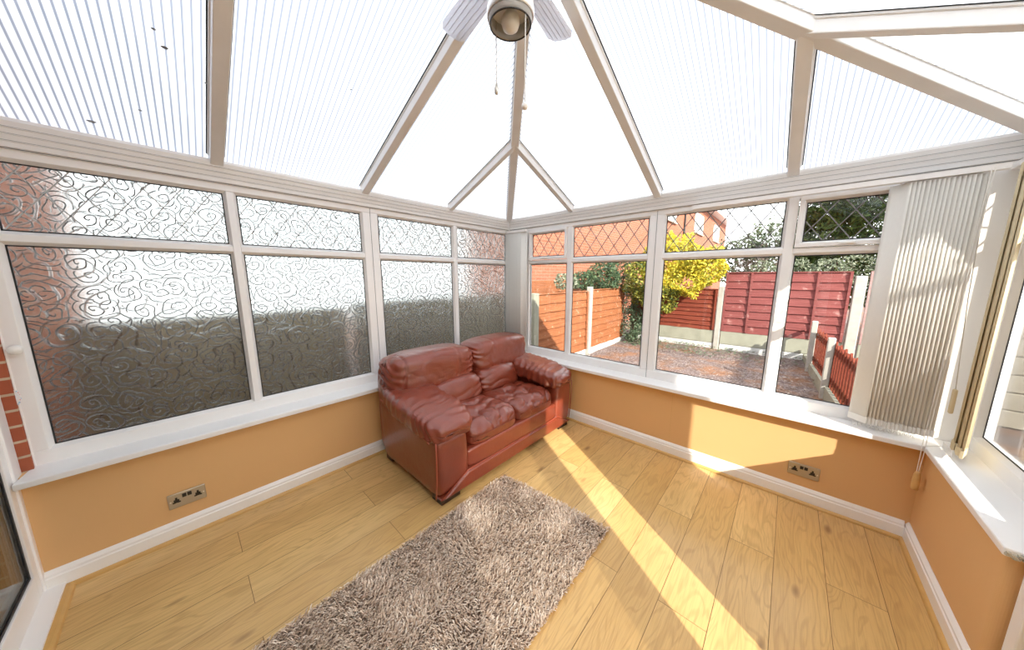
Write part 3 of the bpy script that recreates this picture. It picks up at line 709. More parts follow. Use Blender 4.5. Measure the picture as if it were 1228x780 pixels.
# blind cords with their pulls near the right corner
cd = empty('blind_cord', (3.222, -.212, .40)); tag(cd, 'cream blind cord hanging over the window board with a wooden toggle', 'blind cord')
m = MB(); m.tube([(3.235, -.19, 2.0), (3.225, -.195, 1.3), (3.215, -.202, .606), (3.214, -.208, .59), (3.214, -.212, .46)], .0016, 6)
m.tube([(3.245, -.185, 2.0), (3.235, -.19, 1.2), (3.226, -.202, .606), (3.226, -.208, .59), (3.220, -.212, .46)], .0016, 6); m.build('cord', M['plastic_white'], cd)
m = MB(); m.lathe([(0, .055), (.006, .055), (.010, .050), (.0135, .03), (.015, -.03), (.0135, -.048), (.009, -.052), (0, -.052)], (3.218, -.214, .405), 16); m.build('cord_toggle', M['pine'], cd, smooth=True, label='turned pale wooden toggle')
cd = empty('blind_cord', (3.33, -.12, .9)); tag(cd, 'thin cord with a pale plastic weight beside the golden tinted blind slats', 'blind cord')
m = MB(); m.tube([(3.245, -.135, 2.0), (3.262, -.15, 1.4), (3.285, -.165, .93)], .0016, 6); m.build('cord', M['steel'], cd)
m = MB(); m.box(3.278, 3.292, -.178, -.152, .80, .93); m.build('cord_weight', M['vane_yellow'], cd, bevel=.005)

# ------------------------------------------------------------------ sockets
def socket(pos, rz, label):
    root = empty('double_socket', pos, rz); tag(root, label, 'wall socket', 'double wall sockets')
    O = (0, 0, 0)
    MB().box(-.076, .076, -.009, 0, -.044, .044).build('socket_plate', M['steel'], root, origin=O, bevel=.004)
    for sx in (-.043, .043):
        m = MB()
        m.box(sx - .0045, sx + .0045, -.0105, -.0088, .006, .020); m.box(sx - .016, sx - .005, -.0105, -.0088, -.013, -.005); m.box(sx + .005, sx + .016, -.0105, -.0088, -.013, -.005); m.box(sx - .011, sx + .011, -.0104, -.0088, -.012, .008)
        m.build('pin_holes', M['black'], root, origin=O, label='black three pin socket')
    m = MB(); m.box(-.019, -.002, -.0125, -.0085, .010, .031, Matrix.Translation((0, 0, 0))); m.build('rocker_switch', M['black'], root, origin=O, bevel=.001)
    m = MB(); m.box(.002, .019, -.0125, -.0085, .010, .031); m.build('rocker_switch', M['black'], root, origin=O, bevel=.001)
    for sx in (-.066, .066):
        m = MB(); m.box(sx - .003, sx + .003, -.0102, -.0088, -.003, .003); m.build('screw', M['chrome'], root, origin=O)
socket((XW, -2.900, .231), PI / 2, 'steel double socket on the wall under the obscured windows')
socket((2.796, YW, .224), 0, 'steel double socket on the wall under the clear windows')

# ------------------------------------------------------------------ shaggy rug
def rug():
    root = empty('shaggy_rug', (1.56, -2.05, 0)); tag(root, 'light brown shaggy rug lying on the laminate in front of the sofa', 'rug')
    c = [Vector((1.145, -1.285, 0)), Vector((1.955, -1.225, 0)), Vector((1.985, -2.96, 0)), Vector((1.155, -2.98, 0))]
    ins = [p.lerp(Vector((1.56, -2.1, 0)), .02) for p in c]
    MB().prism([(p.x, p.y, .001) for p in ins][::-1], (0, 0, .008)).build('rug_backing', M['rug_back'], root)
    rr = random.Random(11); m = MB(); N = 46000
    verts = []; faces = []
    for i in range(N):
        u, v = rr.random(), rr.random()
        p = c[0].lerp(c[1], u).lerp(c[3].lerp(c[2], u), v)
        dirn = noise.noise(Vector((p.x * 5, p.y * 5, 0))) * 2.6 + rr.uniform(-2.0, 2.0)
        L = rr.uniform(.016, .032) ; lean = rr.uniform(.25, 1.15); w = rr.uniform(.0014, .0028)
        dx, dy = math.cos(dirn), math.sin(dirn); sx, sy = -dy * w, dx * w
        o = len(verts); bend = rr.uniform(.5, 1.4); px_, py_, pz_ = p.x, p.y, .007; a = PI / 2 - lean * .35
        verts += [(px_ - sx, py_ - sy, pz_), (px_ + sx, py_ + sy, pz_)]
        for k in range(1, 4):
            st = L / 3; px_ += dx * math.cos(a) * st; py_ += dy * math.cos(a) * st; pz_ = max(.006, pz_ + math.sin(a) * st); a -= bend * .45
            ww = 1.0 if k < 3 else .5
            verts += [(px_ - sx * ww, py_ - sy * ww, pz_), (px_ + sx * ww, py_ + sy * ww, pz_ + .0006)]
            faces.append((o + 2 * k - 2, o + 2 * k - 1, o + 2 * k + 1, o + 2 * k))
    me = bpy.data.meshes.new('pile'); ox, oy = root.location.x, root.location.y
    me.from_pydata([(x - ox, y - oy, z) for x, y, z in verts], [], faces); me.materials.append(M['shag']); me.shade_smooth()
    o = bpy.data.objects.new('pile', me); COL.objects.link(o); o.parent = root; o['kind'] = 'stuff'; o['label'] = 'tangled light brown shag pile'
rug()

# ------------------------------------------------------------------ sofa
SO = Vector((.66, -1.02, 0))
sofa = empty('sofa', SO); tag(sofa, 'two seat brown red leather sofa with padded arms in the corner', 'sofa')
def cushion(name, c, h, k=4.5, n=26, deform=None, wr=None, mat=None, label=None, parent=None):
    """rounded, puffed box; c centre, h half sizes, k roundness, wr(P local in -1..1, nrm)->offset"""
    idx = {}; vs = []; fs = []
    def vid(i, j, l):
        key = (i, j, l)
        if key in idx: return idx[key]
        p = [math.sin((2 * q / n - 1) * PI / 4) / math.sin(PI / 4) for q in key]
        s_ = sum(abs(a) ** k for a in p) ** (1 / k)
        q = Vector([a / s_ for a in p])
        nr = Vector([math.copysign(abs(q[a]) ** (k - 1) / h[a], q[a]) for a in range(3)]).normalized()
        P = Vector([c[a] + q[a] * h[a] for a in range(3)])
        if deform: P = Vector(deform(P, q))
        if wr: P += nr * wr(P, q)
        idx[key] = len(vs); vs.append(P); return idx[key]
    for a in range(n):
        for b in range(n):
            for (f, s1) in ((lambda i, j, l: (i, j, l), 0), (lambda i, j, l: (j, l, i), 0), (lambda i, j, l: (l, i, j), 0)):
                for l in (0, n):
                    q = [vid(*f(a, b, l)), vid(*f(a + 1, b, l)), vid(*f(a + 1, b + 1, l)), vid(*f(a, b + 1, l))]
                    fs.append(q if l == n else q[::-1])
    m = MB(); m.add(vs, fs)
    return m.build(name, mat or M['leather'], parent or sofa, origin=SO, smooth=True, label=label)
def rn(P, sc, seed=0, st=(1, 1, 1)):
    v = Vector((P.x * sc * st[0] + seed, P.y * sc * st[1] + seed * .7, P.z * sc * st[2]))
    return noise.noise(v)
def crease(P, sc, seed=0, st=(1, 1, 1)):
    a = abs(rn(P, sc, seed, st)); return (1 - min(1, a * 3.2)) ** 2
# --- base, outer arms, back
cushion('base', (.66, -1.02, .155), (.375, .76, .105), 14, 12)
def arm_shell(s):   # s=-1 left (towards the camera), +1 right
    yo, yi = (-1.825, -1.565) if s < 0 else (-.215, -.475)
    def df(P, q):
        x, y, z = P; t = (x - .25) / .83           # 0 back .. 1 front
        if z > .3: z = .3 + (z - .3) * (1.12 - .22 * t)
        # the outer side leans in towards the floor at the back
        y += -s * .03 * (1 - (z - .05) / .5) * .6
        if t > .5: x -= .03 * max(0, (.3 - z)) 
        return (x, y, z)
    return cushion('arm_panel', (.66, (yo + yi) / 2, .275), (.41, abs(yo - yi) / 2, .225), 11, 18, df, lambda P, q: .002 * rn(P, 9, 2))
for s in (-1, 1):
    a = arm_shell(s)
    # piping down the front edges
    yo = -1.822 if s < 0 else -.218
    pm = MB(); pm.tube([(1.045, yo, .062), (1.060, yo, .2), (1.066, yo, .35), (1.066, yo + s * .0, .465)], .0045, 8)
    pm.build('piping', M['piping'], a, origin=SO, smooth=True, label='raised seam down the arm front')
cushion('back_panel', (.305, -1.02, .44), (.085, .79, .40), 9, 18, lambda P, q: (P.x - .05 * max(0, P.z - .3) * 0, P.y, P.z))
# --- arm pads
for s in (-1, 1):
    yc = -1.665 if s < 0 else -.375
    def df(P, q, s=s, yc=yc):
        x, y, z = P; t = (q[0] + 1) / 2
        z += .075 * (1 - t) ** 1.3 - .050 * max(0, t - .72) ** 1 * 2.2     # higher at the back, drops over the front
        y = yc + (y - yc) * (1 + .10 * math.sin(t * PI)) + s * .01
        if q[2] < 0: y += s * .0; z += .03 * (1 - abs(q[1])) 
        return (x, y, z)
    def wr(P, q, s=s, yc=yc):
        t = (q[0] + 1) / 2; e = abs(q[1])
        ph = P.x * 95 + 6 * rn(P, 6, 3) + (P.y - yc) * 22
        g = math.sin(ph) * .5 + .5
        amp = .0045 * (.25 + e ** 1.5) * (.5 + .8 * abs(rn(P, 5, 8)))
        if t > .8: amp *= 1.4
        return g * amp * 2.6 + .007 * rn(P, 7, 1.3) - .006 * crease(P, 5.5, 4.4, (1.6, .7, 1)) * (.4 + e)
    pad = cushion('arm_pad', (.710, yc, .525), (.388, .178, .085), 4.0, 50, df, wr)
    yo = yc + s * .172
    pts = []
    for i in range(14):
        t = i / 13; x = .36 + .66 * t; pts.append((x, yo + s * .006, .505 + .075 * (1 - t) ** 1.3 - .055 * max(0, t - .72) * 2.2 - .015))
    MB().tube(pts, .0045, 8).build('piping', M['piping'], pad, origin=SO, smooth=True, label='raised seam under the arm pad')
# --- back head cushions
for s in (-1, 1):
    y0, y1 = (-1.815, -1.025) if s < 0 else (-1.015, -.225)
    yc = (y0 + y1) / 2
    def df(P, q, s=s, yc=yc):
        x, y, z = P; e = s * q[1]                    # +1 at the outer end
        x -= .06 * max(0, (z - .62)) * 2.0           # leans back to the top
        if e > .35 and q[2] < 0: z -= .085 * min(1, (e - .35) / .4) * -q[2]
        if e > .3: x -= .05 * ((e - .3) / .7) ** 2 if q[0] > 0 else 0
        z += .018 * (1 - q[1] ** 2) if q[2] > 0 else 0
        return (x, y, z)
    def wr(P, q, s=s, yc=yc):
        inner = max(0, -s * q[1]) ** 6; outer = max(0, s * q[1]) ** 5
        a = math.sin(P.z * 120 + 5 * rn(P, 7, 1) ) * .0045 * inner + math.sin(P.z * 80 + P.x * 40 + 5 * rn(P, 5, 7)) * .005 * outer
        for ys_ in (-.30, .18):                       # stitched panel seams
            d = abs((P.y - yc) - ys_ * s * -1 - .02 * math.sin(P.z * 9)); a -= .006 * math.exp(-(d / .006) ** 2) * (1 if q[0] > -.2 else 0)
        low = max(0, -q[2] - .3)
        a += .006 * math.sin(P.y * 85 + 9 * rn(P, 4, 2)) * low
        return a * 1.3 + .008 * rn(P, 5, 2) - .008 * crease(P, 7, 9 + s, (1, 1.4, 1)) * (.35 + low)
    cushion('head_cushion', (.400, yc, .735), (.165, .402, .148), 4.6, 54, df, wr)
# --- lumbar cushions
for s in (-1, 1):
    yc = -1.275 if s < 0 else -.765
    def df(P, q): x, y, z = P; return (x - .25 * max(0, z - .45) , y, z + .012 * (1 - q[1] ** 2))
    def wr(P, q, s=s):
        e = abs(q[1]) ** 4; return .006 * e * math.sin(P.z * 110 + 5 * rn(P, 6, 5)) + .008 * rn(P, 6, 5 + s) - .007 * crease(P, 6, 3 + s, (1, .6, 1.2))
    cushion('lumbar_cushion', (.52, yc, .525), (.135, .262, .118), 4.0, 36, df, wr)
# --- seat cushions
for s in (-1, 1):
    yc = -1.275 if s < 0 else -.765
    def df(P, q): 
        x, y, z = P
        if q[2] > 0: z += .015 * (1 - q[1] ** 2) - .018 * max(0, .2 - q[0]) - .055 * max(0, (q[0] - .55) / .45) ** 2
        return (x, y, z)
    def wr(P, q, s=s):
        t = max(0, q[2]); mid = (1 - q[1] ** 2)
        a = -.020 * crease(P, 8, 5 + 3 * s, (1.0, .8, .2)) * t * (.35 + mid) + .018 * rn(P, 9, 3 + s, (1, .75, .1)) * t * mid - .010 * crease(P, 15, 2 + s, (1, .8, .1)) * t * mid
        f = max(0, q[0]) ** 3
        a += .002 * math.sin(P.y * 90 + 6 * rn(P, 6, 2)) * f * max(0, q[2])
        return a
    cushion('seat_cushion', (.765, yc, .372), (.305, .262, .088), 6.0, 54, df, wr)
# --- front rail and mitred apron
cushion('front_rail', (1.00, -1.02, .235), (.074, .545, .075), 7, 26, None, lambda P, q: .002 * rn(P, 8, 2))
ap = MB()
x0, x1 = .99, 1.082; b0, b1 = -1.805, -.235; t0, t1 = -1.575, -.465
ap.add([(x0, b0, .045), (x0, b1, .045), (x0, t1, .165), (x0, t0, .165), (x1 - .012, b0 + .01, .045), (x1 - .012, b1 - .01, .045), (x1 - .02, t1, .165), (x1 - .02, t0, .165),
        (x1, b0 + .045, .058), (x1, b1 - .045, .058), (x1, t1 - .01, .150), (x1, t0 + .01, .150)],
       [(0, 1, 2, 3), (0, 4, 5, 1), (3, 2, 6, 7), (0, 3, 7, 4), (1, 5, 6, 2), (4, 8, 9, 5), (5, 9, 10, 6), (6, 10, 11, 7), (7, 11, 8, 4), (8, 11, 10, 9)])
apo = ap.build('apron', M['leather'], sofa, bevel=.006)
MB().tube([(1.066, b0 + .006, .05), (1.072, t0, .166), (1.072, t1, .166), (1.066, b1 - .006, .05)], .0042, 8).build('piping', M['piping'], apo, origin=SO, smooth=True, label='raised seam along the apron')
for (xa, xb, ya, yb) in ((.93, 1.062, -1.80, -1.62), (.93, 1.062, -.42, -.24), (.24, .36, -1.79, -1.68), (.24, .36, -.36, -.25)):
    m = MB(); m.prism([(xa + .01, ya + .012, 0), (xb - .01, ya + .012, 0), (xb - .01, yb - .012, 0), (xa + .01, yb - .012, 0)], (0, 0, .052))
    m.build('foot', M['dark_wood'], sofa, bevel=.004, label='dark wooden foot')

# ------------------------------------------------------------------ garden
GZ = -.15
def ground():
    N = 70; vs = []; fs = []
    X0, X1, Y0, Y1 = -14, 16, -6, 34
    def cz(x, y):
        z = GZ - .0
        if -.6 < x < 6 and 0 < y < 5.6: z += .03 * noise.noise(Vector((x * 1.5, y * 1.5, 0))) + .05 * max(0, min(1, (y - 3.5) / 1.7))
        return z
    for j in range(N + 1):
        for i in range(N + 1):
            u = i / N; v = j / N
            x = X0 + (X1 - X0) * u; y = Y0 + (Y1 - Y0) * v; vs.append((x, y, cz(x, y) - (.12 if -2.3 < x < 3.7 and y < .2 else 0)))
    for j in range(N):
        for i in range(N): a = j * (N + 1) + i; fs.append((a, a + 1, a + N + 2, a + N + 1))
    m = MB(); m.add(vs, fs); o = m.build('ground', M['soil'], smooth=True); tag(o, 'bark and soil covered garden ground', kind='structure')
ground()
MB_ = MB().box(-1.2, -.14, -3.4, 1.0, GZ, GZ + .03); tag(MB_.build('side_grass', M['grass']), 'strip of rough grass outside the obscured windows', 'grass', kind='stuff')
# loose litter on the soil
def litter(name, n, x0, x1, y0, y1, mat, label, cat, L=(.02, .07), z=GZ + .03, seed=1, dens=None):
    rr = random.Random(seed); m = MB()
    for i in range(n):
        x, y = rr.uniform(x0, x1), rr.uniform(y0, y1); a = rr.uniform(0, PI); l = rr.uniform(*L); w = l * rr.uniform(.12, .45)
        if dens and not dens(x, y, rr): continue
        zz = z + rr.uniform(-.01, .03) + .05 * max(0, min(1, (y - 3.5) / 1.7)); t = rr.uniform(-.4, .4)
        d = Vector((math.cos(a), math.sin(a), t)) * l / 2; s_ = Vector((-math.sin(a), math.cos(a), rr.uniform(-.3, .3))) * w / 2; c = Vector((x, y, zz))
        m.add([c - d, c + s_ * 1, c + d, c - s_, c + Vector((0, 0, w * .35))], [(0, 4, 1), (1, 4, 2), (2, 4, 3), (3, 4, 0), (0, 1, 2, 3)])
    tag(m.build(name, mat), label, cat, kind='stuff')
litter('bark_litter', 6500, -.4, 3.1, .9, 5.2, M['twig'], 'bark chips and fallen leaves scattered over the soil', 'litter', seed=5)
litter('ground_ivy', 1500, -.4, 3.0, 4.2, 5.2, M['leaf_ivy'], 'low green weeds growing along the foot of the back fence', 'weeds', (.03, .08), GZ + .06, 6, lambda x, y, r: r.random() < max(.15, 1 - abs(x - 1.0) * .5))

def fence_panel(A, B, z0, z1, mat, label, rows=9, battens=(0, .26, .74, 1), side=1, group='fence panels'):
    """overlapping horizontal boards from A to B (xy); side: which side the battens stand"""
    A = Vector((*A, 0)); B = Vector((*B, 0)); d = (B - A); L = d.length; d.normalize(); nn = Vector((-d.y, d.x, 0)) * side
    root = empty('timber_fence', ((A.x + B.x) / 2, (A.y + B.y) / 2, z0)); tag(root, label, 'fence panel', group)
    rr = random.Random(int(L * 1000) + rows); m = MB(); h = (z1 - z0) / rows; N = 14
    for r in range(rows):
        zb = z0 + r * h; ph = rr.random() * 9
        lo = []; hi = []; lo2 = []; hi2 = []
        for i in range(N + 1):
            p = A + d * (L * i / N); w = .012 * noise.noise(Vector((ph, i * .6, r)))
            lo.append(p + nn * .030 + Vector((0, 0, zb - .012 + w))); hi.append(p + nn * .004 + Vector((0, 0, zb + h + .006)))
            lo2.append(p + nn * .014 + Vector((0, 0, zb - .012 + w))); hi2.append(p - nn * .006 + Vector((0, 0, zb + h + .006)))
        vs = lo + hi + hi2 + lo2; n = N + 1; fs = []
        for i in range(N):
            for a, b in ((0, 1), (1, 2), (2, 3), (3, 0)): fs.append((a * n + i, a * n + i + 1, b * n + i + 1, b * n + i))
        fs += [(0, n, 2 * n, 3 * n), (N, n + N, 2 * n + N, 3 * n + N)]
        m.add(vs, fs)
    m.build('board_infill', mat, root)
    for t in battens:
        p = A + d * (L * t + (.02 if t == 0 else -.02 if t == 1 else 0)); q = MB(); q.bar(p + nn * .040 + Vector((0, 0, z0)), p + nn * .040 + Vector((0, 0, z1)), .038, .022, up=tuple(nn)); q.build('batten', mat, root)
    q = MB(); q.bar(A + nn * .006 + Vector((0, 0, z1 + .012)), B + nn * .006 + Vector((0, 0, z1 + .012)), .05, .018); q.build('capping_rail', mat, root)
    return root
def post(x, y, z1, label, w=.105, mat='concrete', group='concrete fence posts'):
    o = MB().prism([(x - w / 2, y - w / 2, GZ - .1), (x + w / 2, y - w / 2, GZ - .1), (x + w / 2, y + w / 2, GZ - .1), (x - w / 2, y + w / 2, GZ - .1)], (0, 0, z1 - GZ + .1)).build('concrete_post', M[mat], bevel=.012)
    tag(o, label, 'fence post', group)
def gboard(A, B, z0, z1, label, mat='concrete_b'):
    o = MB().bar((*A, (z0 + z1) / 2), (*B, (z0 + z1) / 2), .05, z1 - z0).build('concrete_plinth', M[mat], bevel=.008); tag(o, label, 'concrete plinth', 'concrete boards under the fences')
FY_ = 5.25
fence_panel((1.56, FY_), (3.40, FY_), .33, 1.58, M['fence_maroon'], 'tall maroon stained fence panel at the back of the garden', 8, (0, .24, .77, 1), -1)
fence_panel((-.45, FY_), (1.43, FY_), .33, 1.22, M['fence_red'], 'lower deep red fence panel behind the yellow bush', 9, (0, 1), -1)
fence_panel((3.60, FY_), (5.4, FY_), .33, 1.58, M['fence_pink'], 'faded pink fence panel right of the concrete corner post', 8, (0, .5, 1), -1)
gboard((1.56, FY_), (3.42, FY_), .03, .33, 'stained upper concrete board under the maroon panel'); gboard((1.56, FY_), (3.42, FY_), -.27, .022, 'pale lower concrete board under the maroon panel', 'render')
gboard((-.45, FY_), (1.43, FY_), .03, .33, 'stained upper concrete board under the deep red panel'); gboard((-.45, FY_), (1.43, FY_), -.27, .022, 'pale lower concrete board under the deep red panel', 'render')
gboard((3.6, FY_), (5.4, FY_), -.27, .33, 'concrete board under the faded pink panel')
post(1.495, FY_, 1.30, 'concrete post between the deep red and maroon panels'); post(3.50, FY_, 1.52, 'thick weathered concrete post right of the maroon panel', .14)
# side fence
fence_panel((-.50, 1.12), (-.50, 2.90), .0, 1.20, M['fence_orange'], 'near orange stained fence panel by the left corner', 8, (0, 1), -1)
fence_panel((-.50, 3.02), (-.50, 4.75), .0, 1.22, M['fence_orange'], 'far orange stained fence panel running to the ivy', 8, (0, 1), -1)
gboard((-.50, 1.12), (-.50, 2.90), -.27, -.0, 'pale concrete board under the near orange panel', 'render'); gboard((-.50, 3.02), (-.50, 5.2), -.27, -.0, 'pale concrete board under the far orange panel', 'render')
post(-.46, 2.96, 1.30, 'concrete post between the two orange panels', .10); post(-.44, 1.06, 1.24, 'grey weathered post at the near end of the orange fence', .13, 'concrete_b')
# higher old boards / wall strip on the neighbour's side
tag(MB().box(-1.52, -1.45, 1.6, 6.0, GZ, 1.42).build('garden_wall', M['fence_orange'], bevel=.01), 'old brownish timber wall behind the orange fence', 'garden wall')
# fences outside the obscured windows
for i, (a, b) in enumerate(((-3.35, -1.6), (-1.5, .95))):
    fence_panel((-1.0, a), (-1.0, b), -.1, 1.16 + .04 * i, M['fence_brown'], ['brown fence panel blurred behind the first obscured pane', 'brown fence panel blurred behind the obscured panes by the sofa'][i], 8, (0, .5, 1), -1)
# low red picket fence coming towards the right window
pf = empty('picket_fence', (3.12, 3.0, GZ)); tag(pf, 'low red picket fence running from the back fence to the window', 'picket fence')
def pfx(y): return 3.35 - .075 * y
m = MB()
for z in (.54, .14): m.bar((pfx(1.0) + .03, 1.0, z), (pfx(5.15) + .03, 5.15, z), .03, .07)
m.build('fence_rail', M['fence_red'], pf)
i = 0; y = 1.1
while y < 5.1:
    m = MB(); zt = .60 + .03 * ((i % 2) - .5)
    xx = pfx(y); m.prism([(xx, y - .038, .02), (xx, y + .038, .02), (xx, y + .038, zt), (xx, y, zt + .04), (xx, y - .038, zt)], (.02, 0, 0)); m.build('picket', M['fence_red'], pf); y += .125; i += 1
for y, zt in ((3.0, .70), (4.45, .76)):
    m = MB(); m.box(pfx(y) - .075, pfx(y) + .0, y - .042, y + .042, GZ - .05, zt); q = m.build('support_post', M['concrete'], pf, bevel=.01, label='pale grey weathered post')
m = MB(); m.bar((pfx(1) - .02, 1.0, -.085), (pfx(5.2) - .02, 5.2, -.085), .04, .23); m.build('kickboard', M['concrete_b'], pf, label='pale green stained base board')

# shrubs and trees ----------------------------------------------------------
def leaves(m, rr, c, r, n, size, shell=.55, droop=0, asp=.5):
    c = Vector(c); r = Vector(r)
    for i in range(n):
        while True:
            p = Vector((rr.uniform(-1, 1), rr.uniform(-1, 1), rr.uniform(-1, 1)))
            if shell < p.length < 1: break
        q = c + Vector((p.x * r.x, p.y * r.y, p.z * r.z)); q += Vector((noise.noise(q * 3), noise.noise(q * 3 + Vector((5, 0, 0))), noise.noise(q * 3 + Vector((0, 7, 0))))) * min(r) * .5
        d = Vector((rr.uniform(-1, 1), rr.uniform(-1, 1), rr.uniform(-1, 1) - droop)).normalized(); l = size * rr.uniform(.6, 1.3)
        s_ = d.cross(Vector((rr.uniform(-1, 1), rr.uniform(-1, 1), rr.uniform(-1, 1)))).normalized() * l * asp; k = d.cross(s_).normalized() * l * .12
        m.add([q - d * l * .5, q + s_ * .5 + k, q + d * l * .5, q - s_ * .5 + k], [(0, 1, 2), (0, 2, 3)])
def shrub(name, label, cat, blobs, mat, size, seed, stems, group=None, extra=None, asp=.5, smooth=False):
    rr = random.Random(seed); b0 = stems[0][0]
    root = empty(name, b0); tag(root, label, cat, group)
    m = MB()
    for c, r, n in blobs: leaves(m, rr, c, r, n, size, asp=asp)
    f = m.build('foliage', mat, root); f['kind'] = 'stuff'
    if extra:
        m = MB()
        for c, r, n in extra[0]: leaves(m, rr, c, r, n, size, asp=asp)
        f = m.build('foliage', extra[1], root, label=extra[2]); f['kind'] = 'stuff'
    m = MB()
    for a, b in stems: m.tube([a, Vector(a).lerp(Vector(b), .5) + Vector((rr.uniform(-.05, .05), rr.uniform(-.05, .05), 0)), b], [.03, .02, .008] if name != 'conifer_tree' and name != 'distant_tree' else [.15, .1, .03], 7)
    m.build('stem', M['bark'], root)
shrub('yellow_bush', 'large bush of bright yellow leaves leaning over the back fence', 'bush',
      [((.55, 4.75, 1.85), (.64, .42, .58), 4200), ((1.15, 4.80, 1.80), (.50, .38, .46), 3200), ((.90, 4.7, 1.40), (.48, .35, .35), 1700)], M['leaf_yellow'], .075, 21,
      [((-.05, 5.05, GZ), (.3, 4.95, 1.9)), ((-.05, 5.05, GZ), (-.1, 4.9, 1.6))],
      extra=([((.0, 4.65, 1.45), (.44, .38, .60), 3000), ((.40, 4.55, 1.05), (.35, .3, .42), 1300)], M['leaf_mixed'], 'green and yellow lower leaves'))
shrub('holly_bush', 'dark green glossy bush behind the orange fence', 'bush',
      [((-.72, 4.1, 1.50), (.33, .55, .33), 1900), ((-.75, 4.9, 1.6), (.4, .5, .45), 1500), ((-.72, 3.1, 1.42), (.22, .5, .20), 900)], M['leaf_holly'], .07, 22, [((-.75, 4.4, GZ), (-.75, 4.3, 1.5)), ((-.75, 4.4, GZ), (-.75, 3.4, 1.35))],
      extra=([((-.72, 2.5, 1.40), (.18, .4, .16), 500)], M['leaf_pale'], 'paler leaves at the near end'))
shrub('ivy_clump', 'green ivy growing up the corner where the two fences meet', 'ivy',
      [((-.22, 4.78, .35), (.26, .25, .55), 1500), ((-.35, 4.85, .95), (.2, .2, .4), 700), ((.05, 4.75, .02), (.35, .3, .2), 700)], M['leaf_ivy'], .06, 23, [((-.25, 4.95, GZ), (-.25, 4.95, 1.2))])
shrub('pale_hedge', 'pale leaved hedge showing above the maroon fence', 'hedge',
      [((2.2 + k * .45, 5.75, 1.62), (.3, .2, .25 + .05 * (k % 2)), 420) for k in range(6)], M['leaf_pale'], .06, 24, [((2.9, 5.8, GZ), (2.6, 5.8, 1.6)), ((2.9, 5.8, GZ), (3.7, 5.8, 1.6))])
shrub('conifer_tree', 'dark green conifer rising behind the right of the maroon fence', 'tree',
      [((3.4, 9.5, z), (1.2 - .15 * k, .8, .85), 4200) for k, z in enumerate((1.6, 2.6, 3.5, 4.3))], M['leaf_conifer'], .17, 25, [((3.4, 9.5, GZ), (3.4, 9.5, 4.8))], 'trees beyond the garden', asp=.28)
shrub('conifer_tree', 'second dark conifer at the far right behind the fence', 'tree',
      [((6.6, 11.0, z), (1.2 - .15 * k, .8, .85), 2800) for k, z in enumerate((1.6, 2.7, 3.8, 4.8))], M['leaf_conifer'], .18, 26, [((6.6, 11.0, GZ), (6.6, 11.0, 5))], 'trees beyond the garden', asp=.28)
shrub('distant_tree', 'hazy green tree far behind between the house and the conifer', 'tree',
      [((.2, 21, 2.4), (1.5, 1.2, 1.6), 1300), ((1.5, 21, 2.9), (1.4, 1.2, 2.0), 1500), ((2.7, 20, 2.8), (1.1, 1, 1.9), 1100)], M['leaf_far'], .24, 27, [((1.3, 21, GZ), (1.3, 21, 3.5))], 'trees beyond the garden')
shrub('distant_tree', 'bare brown shrub beyond the fence left of the conifer', 'tree',
      [((1.75, 11.5, 1.85), (.8, .5, .7), 1500)], M['twig'], .10, 28, [((1.75, 11.5, GZ), (1.75, 11.5, 1.8))], 'trees beyond the garden', asp=.15)

# neighbouring house ---------------------------------------------------------
nh = empty('neighbour_house', (-1.9, 14, GZ)); tag(nh, 'orange brick neighbouring house with white windows beyond the left fence', 'house')
MB().box(-7.5, -1.9, 12, 28.8, GZ, 5.95).box(-2.6, -1.9, 1.45, 12, GZ, 5.7).build('brick_wall', M['brick_y'], nh)
m = MB(); m.prism([(-1.42, 11.7, 6.02), (-4.7, 11.7, 7.9), (-8.0, 11.7, 6.02), (-8.0, 11.7, 5.9), (-1.42, 11.7, 5.9)], (0, 17.7, 0)); m.build('roof', M['roof_tile'], nh)
m = MB(); m.box(-1.45, -1.40, 11.7, 29.4, 5.72, 5.90); m.box(-1.9, -1.42, 11.7, 29.4, 5.74, 5.78); m.build('fascia', M['upvc'], nh, label='white fascia board under the roof')
for (y0, y1) in ((12.2, 14.0), (17.9, 20.0), (23.6, 25.7)):
    m = MB(); z0, z1 = 4.12, 5.22
    m.box(-1.93, -1.86, y0, y1, z0, z0 + .09); m.box(-1.93, -1.86, y0, y1, z1 - .09, z1)
    for yy in (y0, (y0 + y1) / 2 - .04, y1 - .09): m.box(-1.93, -1.86, yy, yy + .09, z0, z1)
    wf = m.build('house_window', M['upvc'], nh)
    MB().box(-1.91, -1.885, y0 + .05, y1 - .05, z0 + .05, z1 - .05).build('pane', M['lead'], wf, origin=(-1.9, 14, GZ))
    MB().box(-1.9, -1.80, y0 - .06, y1 + .06, z0 - .07, z0).build('stone_sill', M['stone'], wf, origin=(-1.9, 14, GZ))
m = MB(); m.tube([(-1.85, 15.6, GZ), (-1.85, 15.6, 5.75)], .045, 10); m.build('downpipe', M['black'], nh, label='black downpipe')
m = MB(); m.box(-1.9, -1.82, 2.62, 2.74, 1.62, 1.70); m.build('wall_lamp', M['black'], nh, label='small dark fitting on the brick')
